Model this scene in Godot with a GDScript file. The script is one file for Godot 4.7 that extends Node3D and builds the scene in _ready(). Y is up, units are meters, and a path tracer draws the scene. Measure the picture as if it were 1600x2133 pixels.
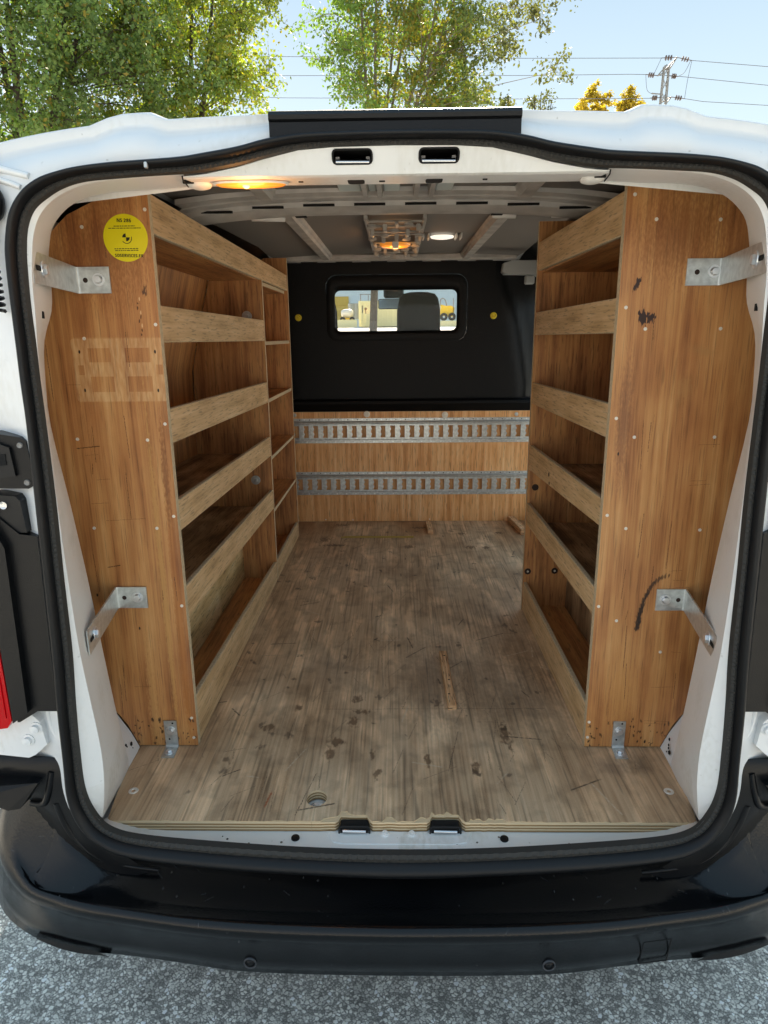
extends Node3D
# A white panel van seen through its open rear end: plywood racks, floor board, cargo rails; trees, pylon and a yard in front of it.
# Metres, y up. The rear edge of the floor board is z = 0, the load floor y = 0.58, the van points to -z.

const F := 0.58
var M := {}
var used := {}

# ---------------------------------------------------------------- mesh builder
class MB:
	var v := [[], [], []]
	var uv := [[], [], []]
	var sg := [[], [], []]
	var s := 0                      # surface in use
	var smooth := -1                # smooth group, -1 is flat
	var grain := 1                  # axis along which texture v runs
	var xf := Transform3D()
	var jit := Vector2.ZERO
	var nsg := 1
	func _uv(p: Vector3, n: Vector3) -> Vector2:
		var a := 0
		var m := n.abs()
		if m.y > m.x and m.y >= m.z: a = 1
		elif m.z > m.x: a = 2
		var g := grain
		if a == g: g = (a + 1) % 3
		var o := 3 - a - g
		return Vector2(p[o], p[g]) + jit
	func tri(a: Vector3, b: Vector3, c: Vector3) -> void:   # counter-clockwise seen from outside
		var n := (b - a).cross(c - a)
		var ua := _uv(a, n); var ub := _uv(b, n); var uc := _uv(c, n)
		v[s].append_array([xf * a, xf * c, xf * b])
		uv[s].append_array([ua, uc, ub])
		sg[s].append_array([smooth, smooth, smooth])
	func quad(a: Vector3, b: Vector3, c: Vector3, d: Vector3) -> void:
		tri(a, b, c); tri(a, c, d)
	func box(lo: Vector3, hi: Vector3, bev := 0.0, edge_axes := []) -> void:
		var was := s
		var old := smooth
		smooth = -1
		for ax in 3:
			var b := (ax + 1) % 3
			var c := (ax + 2) % 3
			for sd in 2:
				var q := []
				for k in 4:
					var p := Vector3()
					p[ax] = hi[ax] if sd else lo[ax]
					var kb: bool = k == 1 or k == 2
					var kc: bool = k >= 2
					p[b] = hi[b] - bev if kb else lo[b] + bev
					p[c] = hi[c] - bev if kc else lo[c] + bev
					q.append(p)
				s = 1 if ax in edge_axes else was
				if sd: quad(q[0], q[1], q[2], q[3])
				else: quad(q[3], q[2], q[1], q[0])
		s = 1 if edge_axes.size() else was
		if bev > 0.0:
			for ax in 3:
				var b := (ax + 1) % 3
				var c := (ax + 2) % 3
				for sb in 2:
					for sc in 2:
						var e := []
						for k in 4:
							var p := Vector3()
							p[ax] = hi[ax] - bev if (k == 1 or k == 2) else lo[ax] + bev
							var on_b: bool = k < 2
							p[b] = (hi[b] if sb else lo[b]) if on_b else (hi[b] - bev if sb else lo[b] + bev)
							p[c] = (hi[c] - bev if sc else lo[c] + bev) if on_b else (hi[c] if sc else lo[c])
							e.append(p)
						if (sb == 1) == (sc == 1): quad(e[0], e[1], e[2], e[3])
						else: quad(e[3], e[2], e[1], e[0])
			for sx in 2:
				for sy in 2:
					for sz in 2:
						var p := Vector3(hi.x if sx else lo.x, hi.y if sy else lo.y, hi.z if sz else lo.z)
						var i := Vector3(hi.x - bev if sx else lo.x + bev, hi.y - bev if sy else lo.y + bev, hi.z - bev if sz else lo.z + bev)
						var a := Vector3(p.x, i.y, i.z); var b2 := Vector3(i.x, p.y, i.z); var c2 := Vector3(i.x, i.y, p.z)
						if (sx + sy + sz) % 2 == 1: tri(a, b2, c2)
						else: tri(c2, b2, a)
		s = was
		smooth = old
	func loft(rows: Array, closed := false, flip := false) -> void:
		for i in rows.size() - 1:
			var r0: PackedVector3Array = rows[i]
			var r1: PackedVector3Array = rows[i + 1]
			var n := r0.size()
			for j in (n if closed else n - 1):
				var k := (j + 1) % n
				if flip: quad(r0[k], r0[j], r1[j], r1[k])
				else: quad(r0[j], r0[k], r1[k], r1[j])
	func tube(path: PackedVector3Array, r0: float, r1: float, sides := 8, closed := false, caps := true) -> void:
		var n := path.size()
		var rows := []
		var up := Vector3.UP
		for i in n:
			var t: Vector3
			if closed: t = path[(i + 1) % n] - path[(i + n - 1) % n]
			else: t = path[mini(i + 1, n - 1)] - path[maxi(i - 1, 0)]
			t = t.normalized()
			if i == 0:
				up = Vector3.RIGHT if absf(t.y) > 0.9 else Vector3.UP
			var x := up.cross(t).normalized()
			var y := t.cross(x)
			up = y
			var ring := PackedVector3Array()
			var r := lerpf(r0, r1, float(i) / maxf(1, n - 1))
			for k in sides:
				var a := TAU * k / sides
				ring.append(path[i] + (x * cos(a) + y * sin(a)) * r)
			rows.append(ring)
		if closed: rows.append(rows[0])
		smooth = nsg; nsg += 1
		loft(rows, true)
		smooth = -1
		if caps and not closed:
			for k in range(1, sides - 1):
				tri(rows[0][0], rows[0][k + 1], rows[0][k])
				tri(rows[n - 1][0], rows[n - 1][k], rows[n - 1][k + 1])
	func lathe(profile: Array, at: Vector3, axis: Vector3, sides := 16, soft := false) -> void:   # profile of Vector2(radius, height along axis)
		var t := axis.normalized()
		var x := (Vector3.RIGHT if absf(t.y) > 0.9 else Vector3.UP).cross(t).normalized()
		var y := t.cross(x)
		var rows := []
		for q in profile:
			var ring := PackedVector3Array()
			for k in sides:
				var a := TAU * k / sides
				ring.append(at + t * q.y + (x * cos(a) + y * sin(a)) * q.x)
			rows.append(ring)
		for i in rows.size() - 1:
			if soft: smooth = nsg
			else: smooth = -1
			loft([rows[i], rows[i + 1]], true)
		nsg += 1
		smooth = -1
	func slab(poly: PackedVector2Array, axis: int, a: float, b: float, side_surface := -1, cap_lo := true, cap_hi := true) -> void:
		# poly in the plane of the other two axes: axis 0 -> (z, y), axis 1 -> (x, z), axis 2 -> (x, y)
		var was := s
		var idx := Geometry2D.triangulate_polygon(poly)
		var p3 := func(q: Vector2, h: float) -> Vector3:
			return Vector3(h, q.y, q.x) if axis == 0 else Vector3(q.x, h, q.y) if axis == 1 else Vector3(q.x, q.y, h)
		var want := Vector3(); want[axis] = 1.0
		for i in range(0, idx.size(), 3):
			var q := [poly[idx[i]], poly[idx[i + 1]], poly[idx[i + 2]]]
			var A: Vector3 = p3.call(q[0], b); var B: Vector3 = p3.call(q[1], b); var C: Vector3 = p3.call(q[2], b)
			var up: bool = (B - A).cross(C - A).dot(want) > 0
			if cap_hi:
				if up: tri(A, B, C)
				else: tri(A, C, B)
			if cap_lo:
				A = p3.call(q[0], a); B = p3.call(q[1], a); C = p3.call(q[2], a)
				if up: tri(A, C, B)
				else: tri(A, B, C)
		if side_surface >= 0: s = side_surface
		var area := 0.0
		for i in poly.size():
			area += poly[i].cross(poly[(i + 1) % poly.size()])
		var t0: Vector3 = p3.call(Vector2.RIGHT, 0.0)
		var t1: Vector3 = p3.call(Vector2.DOWN, 0.0)
		var out: bool = (t0.cross(t1).dot(want) > 0) == (area > 0)
		for i in poly.size():
			var k := (i + 1) % poly.size()
			var A: Vector3 = p3.call(poly[i], a); var B: Vector3 = p3.call(poly[k], a)
			var C: Vector3 = p3.call(poly[k], b); var D: Vector3 = p3.call(poly[i], b)
			if out: quad(A, B, C, D)
			else: quad(D, C, B, A)
		s = was
	func mesh(off: Vector3) -> ArrayMesh:
		var m := ArrayMesh.new()
		for k in 3:
			if v[k].is_empty(): continue
			var st := SurfaceTool.new()
			st.begin(Mesh.PRIMITIVE_TRIANGLES)
			for i in v[k].size():
				st.set_smooth_group(sg[k][i])
				st.set_uv(uv[k][i])
				st.add_vertex(v[k][i] - off)
			st.generate_normals()
			st.commit(m)
		return m

# ---------------------------------------------------------------- object helpers
func V(x: float, y: float, z: float) -> Vector3:
	return Vector3(x, y, z)

func numbered(called: String) -> String:
	used[called] = used.get(called, -1) + 1
	return called if used[called] == 0 else "%s_%03d" % [called, used[called]]

func thing(called: String, label: String, category: String, at := Vector3.ZERO, group := "") -> Node3D:
	var o := Node3D.new()
	o.name = numbered(called)
	add_child(o)
	o.position = at
	tag(o, label, category, group)
	return o

func tag(o: Node, label: String, category: String, group := "") -> void:
	o.set_meta("label", label)
	o.set_meta("category", category)
	if group: o.set_meta("group", group)

func origin_of(p: Node) -> Vector3:
	var at := Vector3.ZERO
	while p is Node3D and p != self:
		at += p.position
		p = p.get_parent()
	return at

# commit a builder as one named mesh; the geometry was laid out in world metres and is taken relative to its parent
func put(called: String, b: MB, mats, parent: Node = self, centre := false) -> MeshInstance3D:
	var o := MeshInstance3D.new()
	var off := origin_of(parent)
	var own := Vector3.ZERO
	if centre or parent == self:
		var lo := Vector3.INF
		var hi := -Vector3.INF
		for k in 3:
			for p in b.v[k]:
				lo = lo.min(p); hi = hi.max(p)
		own = Vector3((lo.x + hi.x) / 2, lo.y, (lo.z + hi.z) / 2) - off
	o.mesh = b.mesh(off + own)
	o.position = own
	if parent == self:
		o.name = numbered(called)
		add_child(o)
	else:
		var n := 0
		var nm := called
		while parent.has_node(nm):
			n += 1
			nm = "%s_%03d" % [called, n]
		o.name = nm
		parent.add_child(o, true)
	var list: Array = mats if mats is Array else [mats]
	var at := 0
	for k in 3:
		if b.v[k].is_empty(): continue
		o.mesh.surface_set_material(at, list[mini(k, list.size() - 1)])
		at += 1
	return o

# the same mesh again under another place
func again(src: MeshInstance3D, called: String, parent: Node, world: Vector3) -> MeshInstance3D:
	var o := MeshInstance3D.new()
	o.mesh = src.mesh
	var n := 0
	var nm := called
	while parent.has_node(nm):
		n += 1
		nm = "%s_%03d" % [called, n]
	o.name = nm
	parent.add_child(o, true)
	o.position = world - origin_of(parent)
	return o

func boxed(called: String, lo: Vector3, hi: Vector3, mat, parent: Node = self, bev := 0.002, grain := 1, edges := []) -> MeshInstance3D:
	var b := MB.new()
	b.grain = grain
	b.jit = Vector2(absf(lo.x * 7.3 + lo.y * 3.1), absf(lo.z * 5.7 + hi.y * 2.3))
	b.box(lo, hi, bev, edges)
	return put(called, b, mat, parent)

func p3(a: Array) -> PackedVector3Array:
	var r := PackedVector3Array()
	for i in range(0, a.size(), 3):
		r.append(Vector3(a[i], a[i + 1], a[i + 2]))
	return r

func p2(a: Array) -> PackedVector2Array:
	var r := PackedVector2Array()
	for i in range(0, a.size(), 2):
		r.append(Vector2(a[i], a[i + 1]))
	return r

# Catmull-Rom through the points
func curve(p: PackedVector3Array, sub: int, closed := false) -> PackedVector3Array:
	var r := PackedVector3Array()
	var n := p.size()
	for i in (n if closed else n - 1):
		var a := p[(i + n - 1) % n] if closed else p[maxi(i - 1, 0)]
		var b := p[i]
		var c := p[(i + 1) % n]
		var d := p[(i + 2) % n] if closed else p[mini(i + 2, n - 1)]
		for k in sub:
			r.append(b.cubic_interpolate(c, a, d, float(k) / sub))
	if not closed: r.append(p[n - 1])
	return r

func round_rect(x0: float, y0: float, x1: float, y1: float, r: float, n := 5) -> PackedVector2Array:
	var o := PackedVector2Array()
	for c in [[x1 - r, y1 - r, 0.0], [x0 + r, y1 - r, PI / 2], [x0 + r, y0 + r, PI], [x1 - r, y0 + r, 1.5 * PI]]:
		for k in n + 1:
			var a: float = c[2] + PI / 2 * k / n
			o.append(Vector2(c[0] + cos(a) * r, c[1] + sin(a) * r))
	return o

func flip_x(p: PackedVector3Array) -> PackedVector3Array:
	var r := PackedVector3Array()
	for q in p: r.append(Vector3(-q.x, q.y, q.z))
	return r

# ---------------------------------------------------------------- textures
class Tex:
	var w: int
	var h: int
	var d := PackedByteArray()
	var rough: FastNoiseLite
	func _init(ww: int, hh: int) -> void:
		w = ww; h = hh
		d.resize(w * h * 3)
		rough = FastNoiseLite.new()
		rough.noise_type = FastNoiseLite.TYPE_SIMPLEX_SMOOTH
		rough.frequency = 0.07
		rough.fractal_octaves = 3
	# soft-edged ellipse with a ragged rim, turned by ang
	func blob(cx: float, cy: float, rx: float, ry: float, col: Color, alpha: float, ang := 0.0, hard := 2.0, rag := 0.5) -> void:
		var R := maxf(rx, ry) * 1.5
		var ca := cos(ang); var sa := sin(ang)
		for y in range(maxi(0, int(cy - R)), mini(h, int(cy + R) + 1)):
			for x in range(maxi(0, int(cx - R)), mini(w, int(cx + R) + 1)):
				var dx := x - cx; var dy := y - cy
				var q := sqrt(pow((dx * ca + dy * sa) / rx, 2) + pow((-dx * sa + dy * ca) / ry, 2))
				q += rough.get_noise_2d(x * 1.7, y * 0.8) * rag
				var a := clampf((1.0 - q) * hard, 0, 1) * alpha
				if a > 0: mixin(x, y, col, a)
	func mixin(x: int, y: int, col: Color, a: float) -> void:
		var i := (y * w + x) * 3
		d[i] = int(lerpf(d[i], col.r8, a)); d[i + 1] = int(lerpf(d[i + 1], col.g8, a)); d[i + 2] = int(lerpf(d[i + 2], col.b8, a))
	func line(x0: float, y0: float, x1: float, y1: float, width: float, col: Color, alpha: float) -> void:
		var n := int(maxf(absf(x1 - x0), absf(y1 - y0))) + 1
		for k in n + 1:
			var t := float(k) / n
			var x := lerpf(x0, x1, t); var y := lerpf(y0, y1, t)
			var a := alpha * clampf(0.6 + rough.get_noise_2d(x * 3.0, y * 3.0), 0, 1)
			for j in range(-int(width), int(width) + 1):
				for i in range(-int(width), int(width) + 1):
					var px := int(x) + i; var py := int(y) + j
					if px >= 0 and py >= 0 and px < w and py < h and i * i + j * j <= width * width + 0.5: mixin(px, py, col, a)
	func tex() -> ImageTexture:
		return ImageTexture.create_from_image(Image.create_from_data(w, h, false, Image.FORMAT_RGB8, d))

func noise_bytes(w: int, h: int, stretch: int, sd: int, freq: float, oct := 3, seamless := false) -> PackedByteArray:
	var n := FastNoiseLite.new()
	n.seed = sd
	n.noise_type = FastNoiseLite.TYPE_SIMPLEX_SMOOTH
	n.frequency = freq
	n.fractal_octaves = oct
	var im: Image
	if seamless: im = n.get_seamless_image(w, h / stretch, false, false, 0.1)
	else: im = n.get_image(w, h / stretch)
	if stretch > 1: im.resize(w, h, Image.INTERPOLATE_CUBIC)
	im.convert(Image.FORMAT_L8)
	return im.get_data()

# sliced veneer: broad colour bands, fibres and dark pores along v, cloudy tone
func veneer(w: int, h: int, sd: int, cols: Array, band := 0.012, fibre := 0.16, pore := 0.35, cloud := 0.4, seamless := true, amp := 1.0, long := 1) -> Tex:
	var t := Tex.new(w, h)
	var a := noise_bytes(w, h, 16 * long, sd, band, 3, seamless)
	var b := noise_bytes(w, h, 32 * long, sd + 1, fibre, 3, seamless)
	var c := noise_bytes(w, h, 10 * long, sd + 2, 0.13, 3, seamless)
	var e := noise_bytes(w, h, 2, sd + 3, 0.006, 4, seamless)
	var g := noise_bytes(w, h, 1, sd + 4, 0.4, 2, seamless)
	var lut := []
	for i in 256:
		var q := i / 255.0 * (cols.size() - 1)
		var k := mini(int(q), cols.size() - 2)
		lut.append((cols[k] as Color).lerp(cols[k + 1], q - k))
	var d := t.d
	for i in w * h:
		var val := 0.5 + (a[i] - 128) * 0.0038 * amp + (b[i] - 128) * 0.0022 * amp + (e[i] - 128) * 0.0045 * cloud + (g[i] - 128) * 0.0008
		var col: Color = lut[clampi(int(val * 255.0), 0, 255)]
		var p := 1.0 - pore * clampf((c[i] - 165) / 50.0, 0, 1)
		d[i * 3] = int(col.r8 * p); d[i * 3 + 1] = int(col.g8 * p); d[i * 3 + 2] = int(col.b8 * p)
	t.d = d
	return t

func mat(col: Color, rough := 0.6, metal := 0.0) -> StandardMaterial3D:
	var m := StandardMaterial3D.new()
	m.albedo_color = col
	m.roughness = rough
	m.metallic = metal
	m.cull_mode = BaseMaterial3D.CULL_DISABLED
	return m

func mapped(t: Texture2D, sx: float, sy: float, rough := 0.6, off := Vector3.ZERO) -> StandardMaterial3D:
	var m := mat(Color.WHITE, rough)
	m.albedo_texture = t
	m.uv1_scale = Vector3(1.0 / sx, 1.0 / sy, 1)
	m.uv1_offset = off
	return m

func grain_normal(sd: int, freq: float, size: int, strength: float) -> ImageTexture:
	var n := FastNoiseLite.new()
	n.seed = sd; n.frequency = freq; n.noise_type = FastNoiseLite.TYPE_SIMPLEX_SMOOTH; n.fractal_octaves = 2
	var im := n.get_seamless_image(size, size)
	im.convert(Image.FORMAT_RGBA8)
	im.bump_map_to_normal_map(strength)
	return ImageTexture.create_from_image(im)

func grey_noise(sd: int, freq: float, size: int, lo: float, hi: float, oct := 4) -> ImageTexture:
	var n := FastNoiseLite.new()
	n.seed = sd; n.frequency = freq; n.noise_type = FastNoiseLite.TYPE_SIMPLEX_SMOOTH; n.fractal_octaves = oct
	var im := n.get_seamless_image(size, size)
	im.convert(Image.FORMAT_L8)
	var d := im.get_data()
	for i in d.size(): d[i] = int(lerpf(lo, hi, d[i] / 255.0) * 255)
	return ImageTexture.create_from_image(Image.create_from_data(size, size, false, Image.FORMAT_L8, d))

func tri_map(m: StandardMaterial3D, tile: float) -> void:
	m.uv1_triplanar = true
	m.uv1_world_triplanar = true
	m.uv1_scale = Vector3.ONE / tile

func C(hex: String) -> Color:
	return Color.html(hex)

func make_materials() -> void:
	var rng := RandomNumberGenerator.new()
	rng.seed = 11
	# --- varnished plywood, upright grain
	var warm := [C("875330"), C("ae7543"), C("c38d55"), C("d6a870")]
	# end panel of the left rack: x -0.82..-0.46, y 0.56..1.88 on one sheet
	var W := 640; var H := 1536
	var t := veneer(W, H, 3, warm, 0.020, 0.09, 0.17, 0.42, false, 0.55, 2)
	var X := func(x: float) -> float: return (x + 0.82) / 0.36 * W
	var Y := func(y: float) -> float: return (1.88 - y) / 1.32 * H
	var pale := C("e6c898")
	t.blob(X.call(-0.515), Y.call(0.95), 20, 560, C("a05c24"), 0.4, 0.0, 2.0, 0.4)
	t.blob(X.call(-0.545), Y.call(1.0), 16, 620, C("c99a58"), 0.55, 0.0, 2.0, 0.4)
	t.blob(X.call(-0.515), Y.call(1.27), 14, 150, C("6a3e22"), 0.45, 0.0, 1.6, 0.5)
	t.blob(X.call(-0.60), Y.call(0.70), 24, 240, C("cfa062"), 0.55, 0.03, 1.6, 0.6)
	t.blob(X.call(-0.60), Y.call(1.74), 190, 130, C("6a3a1a"), 0.45, 0.0, 1.2, 0.6)
	# pale ghost of a holder that once hung there, with four windows left brown
	var rr := [[-0.692, -0.496, 1.432, 1.568]]
	for y in range(int(Y.call(1.568)), int(Y.call(1.432))):
		for x in range(int(X.call(-0.692)), int(X.call(-0.492))):
			var px := -0.82 + 0.36 * x / W; var py := 1.88 - 1.32 * y / H
			var ex := minf(px + 0.692, -0.492 - px); var ey := minf(py - 1.432, 1.568 - py)
			if ex < 0.012 and ey < 0.012 and Vector2(0.012 - ex, 0.012 - ey).length() > 0.012: continue
			var a := 0.42
			for q in [[-0.656, -0.609, 1.517, 1.546], [-0.577, -0.524, 1.516, 1.546], [-0.656, -0.606, 1.454, 1.487], [-0.576, -0.523, 1.454, 1.487], [-0.68, -0.668, 1.49, 1.511], [-0.512, -0.499, 1.49, 1.511]]:
				if px > q[0] and px < q[1] and py > q[2] and py < q[3]: a = 0.04
			a *= clampf(0.8 + 0.8 * t.rough.get_noise_2d(x * 0.9, y * 0.25), 0.25, 1.2) * clampf(minf(ex, ey) / 0.003, 0.3, 1)
			t.mixin(x, y, pale, a)
	for q in [[-0.674, 1.539], [-0.512, 1.538], [-0.672, 1.458], [-0.513, 1.457], [-0.703, 0.985], [-0.612, 0.90]]:
		t.blob(X.call(q[0]), Y.call(q[1]), 4, 5, C("1c0f08"), 0.95, 0.0, 3.0, 0.2)
	for k in 9:
		t.blob(X.call(-0.537 + rng.randf_range(-0.004, 0.004)), Y.call(1.645 - k * 0.009), 3, rng.randf_range(3, 8), C("e6c79a") if k % 3 == 0 else C("4c2a14"), 0.8, 0.1, 3.0, 0.5)
	t.blob(X.call(-0.522), Y.call(1.662), 9, 14, C("3a2012"), 0.7, 0.2, 1.8, 0.9)
	for q in [[-0.706, 1.331, -0.655, 1.336, 2.0], [-0.69, 1.315, -0.66, 1.318, 1.0], [-0.67, 1.26, -0.64, 1.262, 1.0], [-0.69, 1.205, -0.65, 1.207, 1.0], [-0.66, 1.165, -0.57, 1.17, 1.0], [-0.67, 1.053, -0.64, 1.058, 2.0], [-0.71, 1.47, -0.68, 1.47, 1.0], [-0.64, 0.745, -0.60, 0.746, 1.0]]:
		t.line(X.call(q[0]), Y.call(q[1]), X.call(q[2]), Y.call(q[3]), q[4] * 0.5, C("3a2010"), 0.6)
	for k in 26:
		var x := rng.randf_range(-0.75, -0.5); var y := rng.randf_range(0.6, 1.8)
		t.line(X.call(x), Y.call(y), X.call(x + rng.randf_range(-0.004, 0.004)), Y.call(y - rng.randf_range(0.02, 0.12)), rng.randi_range(0, 1), C("3a1f0f"), 0.5)
	for k in 40:
		t.blob(X.call(rng.randf_range(-0.66, -0.5)), Y.call(rng.randf_range(0.585, 0.66)), rng.randf_range(2, 7), rng.randf_range(2, 7), C("20120a"), 0.6, rng.randf() * 3, 2.0, 0.8)
	M.end_left = mapped(t.tex(), 0.36, -1.32, 0.42, V(0.82 / 0.36, 1.88 / 1.32, 0))
	# end panel of the right rack: x 0.44..0.80
	t = veneer(W, H, 23, warm, 0.020, 0.09, 0.17, 0.42, false, 0.55, 2)
	X = func(x: float) -> float: return (x - 0.44) / 0.36 * W
	t.blob(X.call(0.49), Y.call(1.38), 30, 170, C("6e4630"), 0.4, 0.0, 1.5, 0.6)
	t.blob(X.call(0.58), Y.call(1.76), 190, 120, C("6a3a1a"), 0.4, 0.0, 1.2, 0.6)
	t.blob(X.call(0.54), Y.call(0.72), 90, 160, C("c48f4c"), 0.35, 0.0, 1.2, 0.8)
	t.blob(X.call(0.61), Y.call(1.45), 50, 40, C("b28a52"), 0.35, 0.0, 1.4, 0.6)
	t.blob(X.call(0.64), Y.call(1.53), 60, 14, C("a88452"), 0.3, 0.1, 1.4, 0.6)
	for q in [[0.492, 1.66, 7, 17, 0.5], [0.496, 1.668, 9, 10, 0.4], [0.51, 1.597, 20, 16, 0.9], [0.524, 1.597, 18, 10, 0.6], [0.532, 1.6, 10, 6, 0.3], [0.502, 1.605, 6, 5, 0.2]]:
		t.blob(X.call(q[0]), Y.call(q[1]), q[2], q[3], C("2c1710"), 0.95, q[4], 3.5, 0.7)
	for k in 15:   # the curved black scuff by the lower bracket
		var q := k / 14.0
		t.blob(X.call(0.561 + 0.055 * q * q + 0.005 * q), Y.call(0.905 + 0.125 * sin(q * 1.5)), 12 - 7 * q, 20 - 12 * q, C("1d120d"), 0.85 - 0.4 * q, 0.45, 2.0, 0.5)
	for q in [[0.622, 1.04, 0.65, 1.042], [0.632, 1.018, 0.66, 1.017], [0.64, 1.0, 0.67, 1.0], [0.645, 0.838, 0.668, 0.836], [0.608, 0.745, 0.66, 0.746], [0.6, 0.655, 0.66, 0.652], [0.6, 0.648, 0.65, 0.645], [0.645, 1.24, 0.69, 1.243], [0.645, 1.25, 0.68, 1.251], [0.655, 1.33, 0.70, 1.331]]:
		t.line(X.call(q[0]), Y.call(q[1]), X.call(q[2]), Y.call(q[3]), 0.0, C("3a2010"), 0.6)
	for k in 30:
		var x := rng.randf_range(0.47, 0.72); var y := rng.randf_range(0.6, 1.8)
		t.line(X.call(x), Y.call(y), X.call(x + rng.randf_range(-0.004, 0.004)), Y.call(y - rng.randf_range(0.02, 0.12)), rng.randi_range(0, 1), C("3a1f0f"), 0.5)
	for k in 50:
		t.blob(X.call(rng.randf_range(0.465, 0.66)), Y.call(rng.randf_range(0.585, 0.66)), rng.randf_range(2, 8), rng.randf_range(2, 6), C("20120a"), 0.55, rng.randf() * 3, 2.0, 0.8)
	t.blob(X.call(0.483), Y.call(1.312), 4, 5, C("0c0704"), 1.0, 0.0, 3.0, 0.2)
	M.end_right = mapped(t.tex(), 0.36, -1.32, 0.42, V(-0.44 / 0.36, 1.88 / 1.32, 0))
	# --- tiles of veneer
	M.panel = mapped(veneer(512, 1024, 41, [C("825630"), C("b27a48"), C("c89258"), C("d8a870")], 0.020, 0.10, 0.26, 0.4, true, 0.8).tex(), 0.55, 1.2, 0.5)
	M.lip = mapped(veneer(256, 1024, 52, [C("a4845a"), C("c8a678"), C("d6b68a"), C("e2c8a2")], 0.03, 0.12, 0.22, 0.35, true, 0.6).tex(), 0.2, 0.9, 0.6)
	M.shelf = mapped(veneer(512, 1024, 57, [C("64513a"), C("967a58"), C("b0926c"), C("c6a880")], 0.012, 0.14, 0.4, 0.9).tex(), 0.45, 1.0, 0.6)
	M.arch_wood = mapped(veneer(256, 1024, 58, [C("a58856"), C("c8a872"), C("d6b984"), C("e4cc9c")], 0.02, 0.16, 0.35, 0.5).tex(), 0.3, 0.9, 0.6)
	M.bulk_wood = mapped(veneer(1024, 512, 66, [C("c08248"), C("dc9e60"), C("eab67c"), C("f4ca96")], 0.03, 0.14, 0.25, 0.35, true, 0.8).tex(), 0.9, 0.65, 0.45)
	M.ply_edge = mat(C("decaa6"), 0.75)
	M.ply_edge.albedo_texture = grey_noise(5, 0.08, 256, 0.75, 1.0)
	M.ply_edge.uv1_scale = V(14, 4, 1)
	M.ply_dark = mat(C("96774f"), 0.8)
	M.chip = mat(C("d8c09a"), 0.85)
	# --- worn floor board: x -0.8..0.8, z 0..-2.36 on one sheet
	W = 1024; H = 1536
	t = veneer(W, H, 77, [C("876d52"), C("b99d7c"), C("cfb594"), C("e4ceac")], 0.16, 0.22, 0.22, 0.5, false, 0.46, 3)
	var e := noise_bytes(W, H, 4, 83, 0.004, 4)
	var soil := noise_bytes(W, H, 1, 85, 0.018, 5)
	var wash := noise_bytes(W, H, 4, 87, 0.02, 4)
	var d := t.d
	for y in H:
		var z := 2.36 * y / H
		for x in W:
			var px := absf(-0.8 + 1.6 * x / W)
			var i := y * W + x
			var ageless := clampf((px - 0.36) * 1.6, 0, 0.35) * clampf(1.6 - z, 0.0, 1.0) + clampf((z - 1.7) * 0.9, 0, 0.5)
			ageless *= clampf(0.3 + (e[i] - 90) / 90.0, 0, 1.3)
			var k := 1.0 - 0.10 * clampf((soil[i] - 135) / 70.0, 0, 1) + 0.16 * clampf((wash[i] - 130) / 60.0, 0, 1)
			d[i * 3] = mini(255, int(d[i * 3] * k)); d[i * 3 + 1] = mini(255, int(d[i * 3 + 1] * k)); d[i * 3 + 2] = mini(255, int(d[i * 3 + 2] * k))
			if ageless > 0.01:
				d[i * 3] = int(lerpf(d[i * 3], 140, ageless)); d[i * 3 + 1] = int(lerpf(d[i * 3 + 1], 96, ageless)); d[i * 3 + 2] = int(lerpf(d[i * 3 + 2], 58, ageless))
	t.d = d
	var FX := func(x: float) -> float: return (x + 0.8) / 1.6 * W
	var FY := func(z: float) -> float: return -z / 2.36 * H
	for q in [[0.22, -0.66, 0.34, 0.34, "54504a", 0.36], [0.34, -0.50, 0.16, 0.26, "3c3836", 0.42], [0.10, -0.60, 0.10, 0.30, "47423f", 0.40], [-0.2, -0.66, 0.12, 0.24, "4c4845", 0.36], [0.42, -0.9, 0.12, 0.3, "504a44", 0.35], [-0.05, -0.2, 0.3, 0.12, "5d5248", 0.25], [0.1, -1.5, 0.3, 0.3, "6b604f", 0.25], [-0.3, -0.35, 0.12, 0.1, "4c3a29", 0.35], [0.57, -0.2, 0.05, 0.05, "1d1916", 0.6], [0.50, -0.19, 0.05, 0.04, "3a3636", 0.5]]:
		t.blob(FX.call(q[0]), FY.call(q[1]), q[2] * 640, q[3] * 651, C(q[4]), q[5] * 0.5, 0.0, 1.0, 0.35)
	for q in [[-0.166, -0.239, 0.016, 0.030], [-0.062, -0.235, 0.008, 0.022], [0.070, -0.209, 0.010, 0.030], [-0.050, -0.159, 0.010, 0.022], [0.182, -0.181, 0.011, 0.034], [-0.118, -0.372, 0.015, 0.026], [-0.114, -0.487, 0.014, 0.022], [-0.275, -0.442, 0.011, 0.016], [-0.363, -1.996, 0.03, 0.05], [0.058, -1.874, 0.03, 0.03], [0.353, -1.862, 0.03, 0.03], [0.426, -1.854, 0.02, 0.026], [-0.297, -2.257, 0.042, 0.03], [0.273, -0.313, 0.015, 0.06], [-0.156, -0.285, 0.022, 0.02], [0.527, -2.100, 0.022, 0.03], [0.328, -2.086, 0.03, 0.025], [-0.337, -0.348, 0.018, 0.018], [-0.30, -1.9, 0.06, 0.02], [0.12, -2.2, 0.05, 0.02], [-0.1, -0.42, 0.03, 0.012]]:
		t.blob(FX.call(q[0]), FY.call(q[1]), q[2] * 620, q[3] * 620, C("4a3524"), 0.55, 0.0, 1.8, 0.9)
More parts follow.
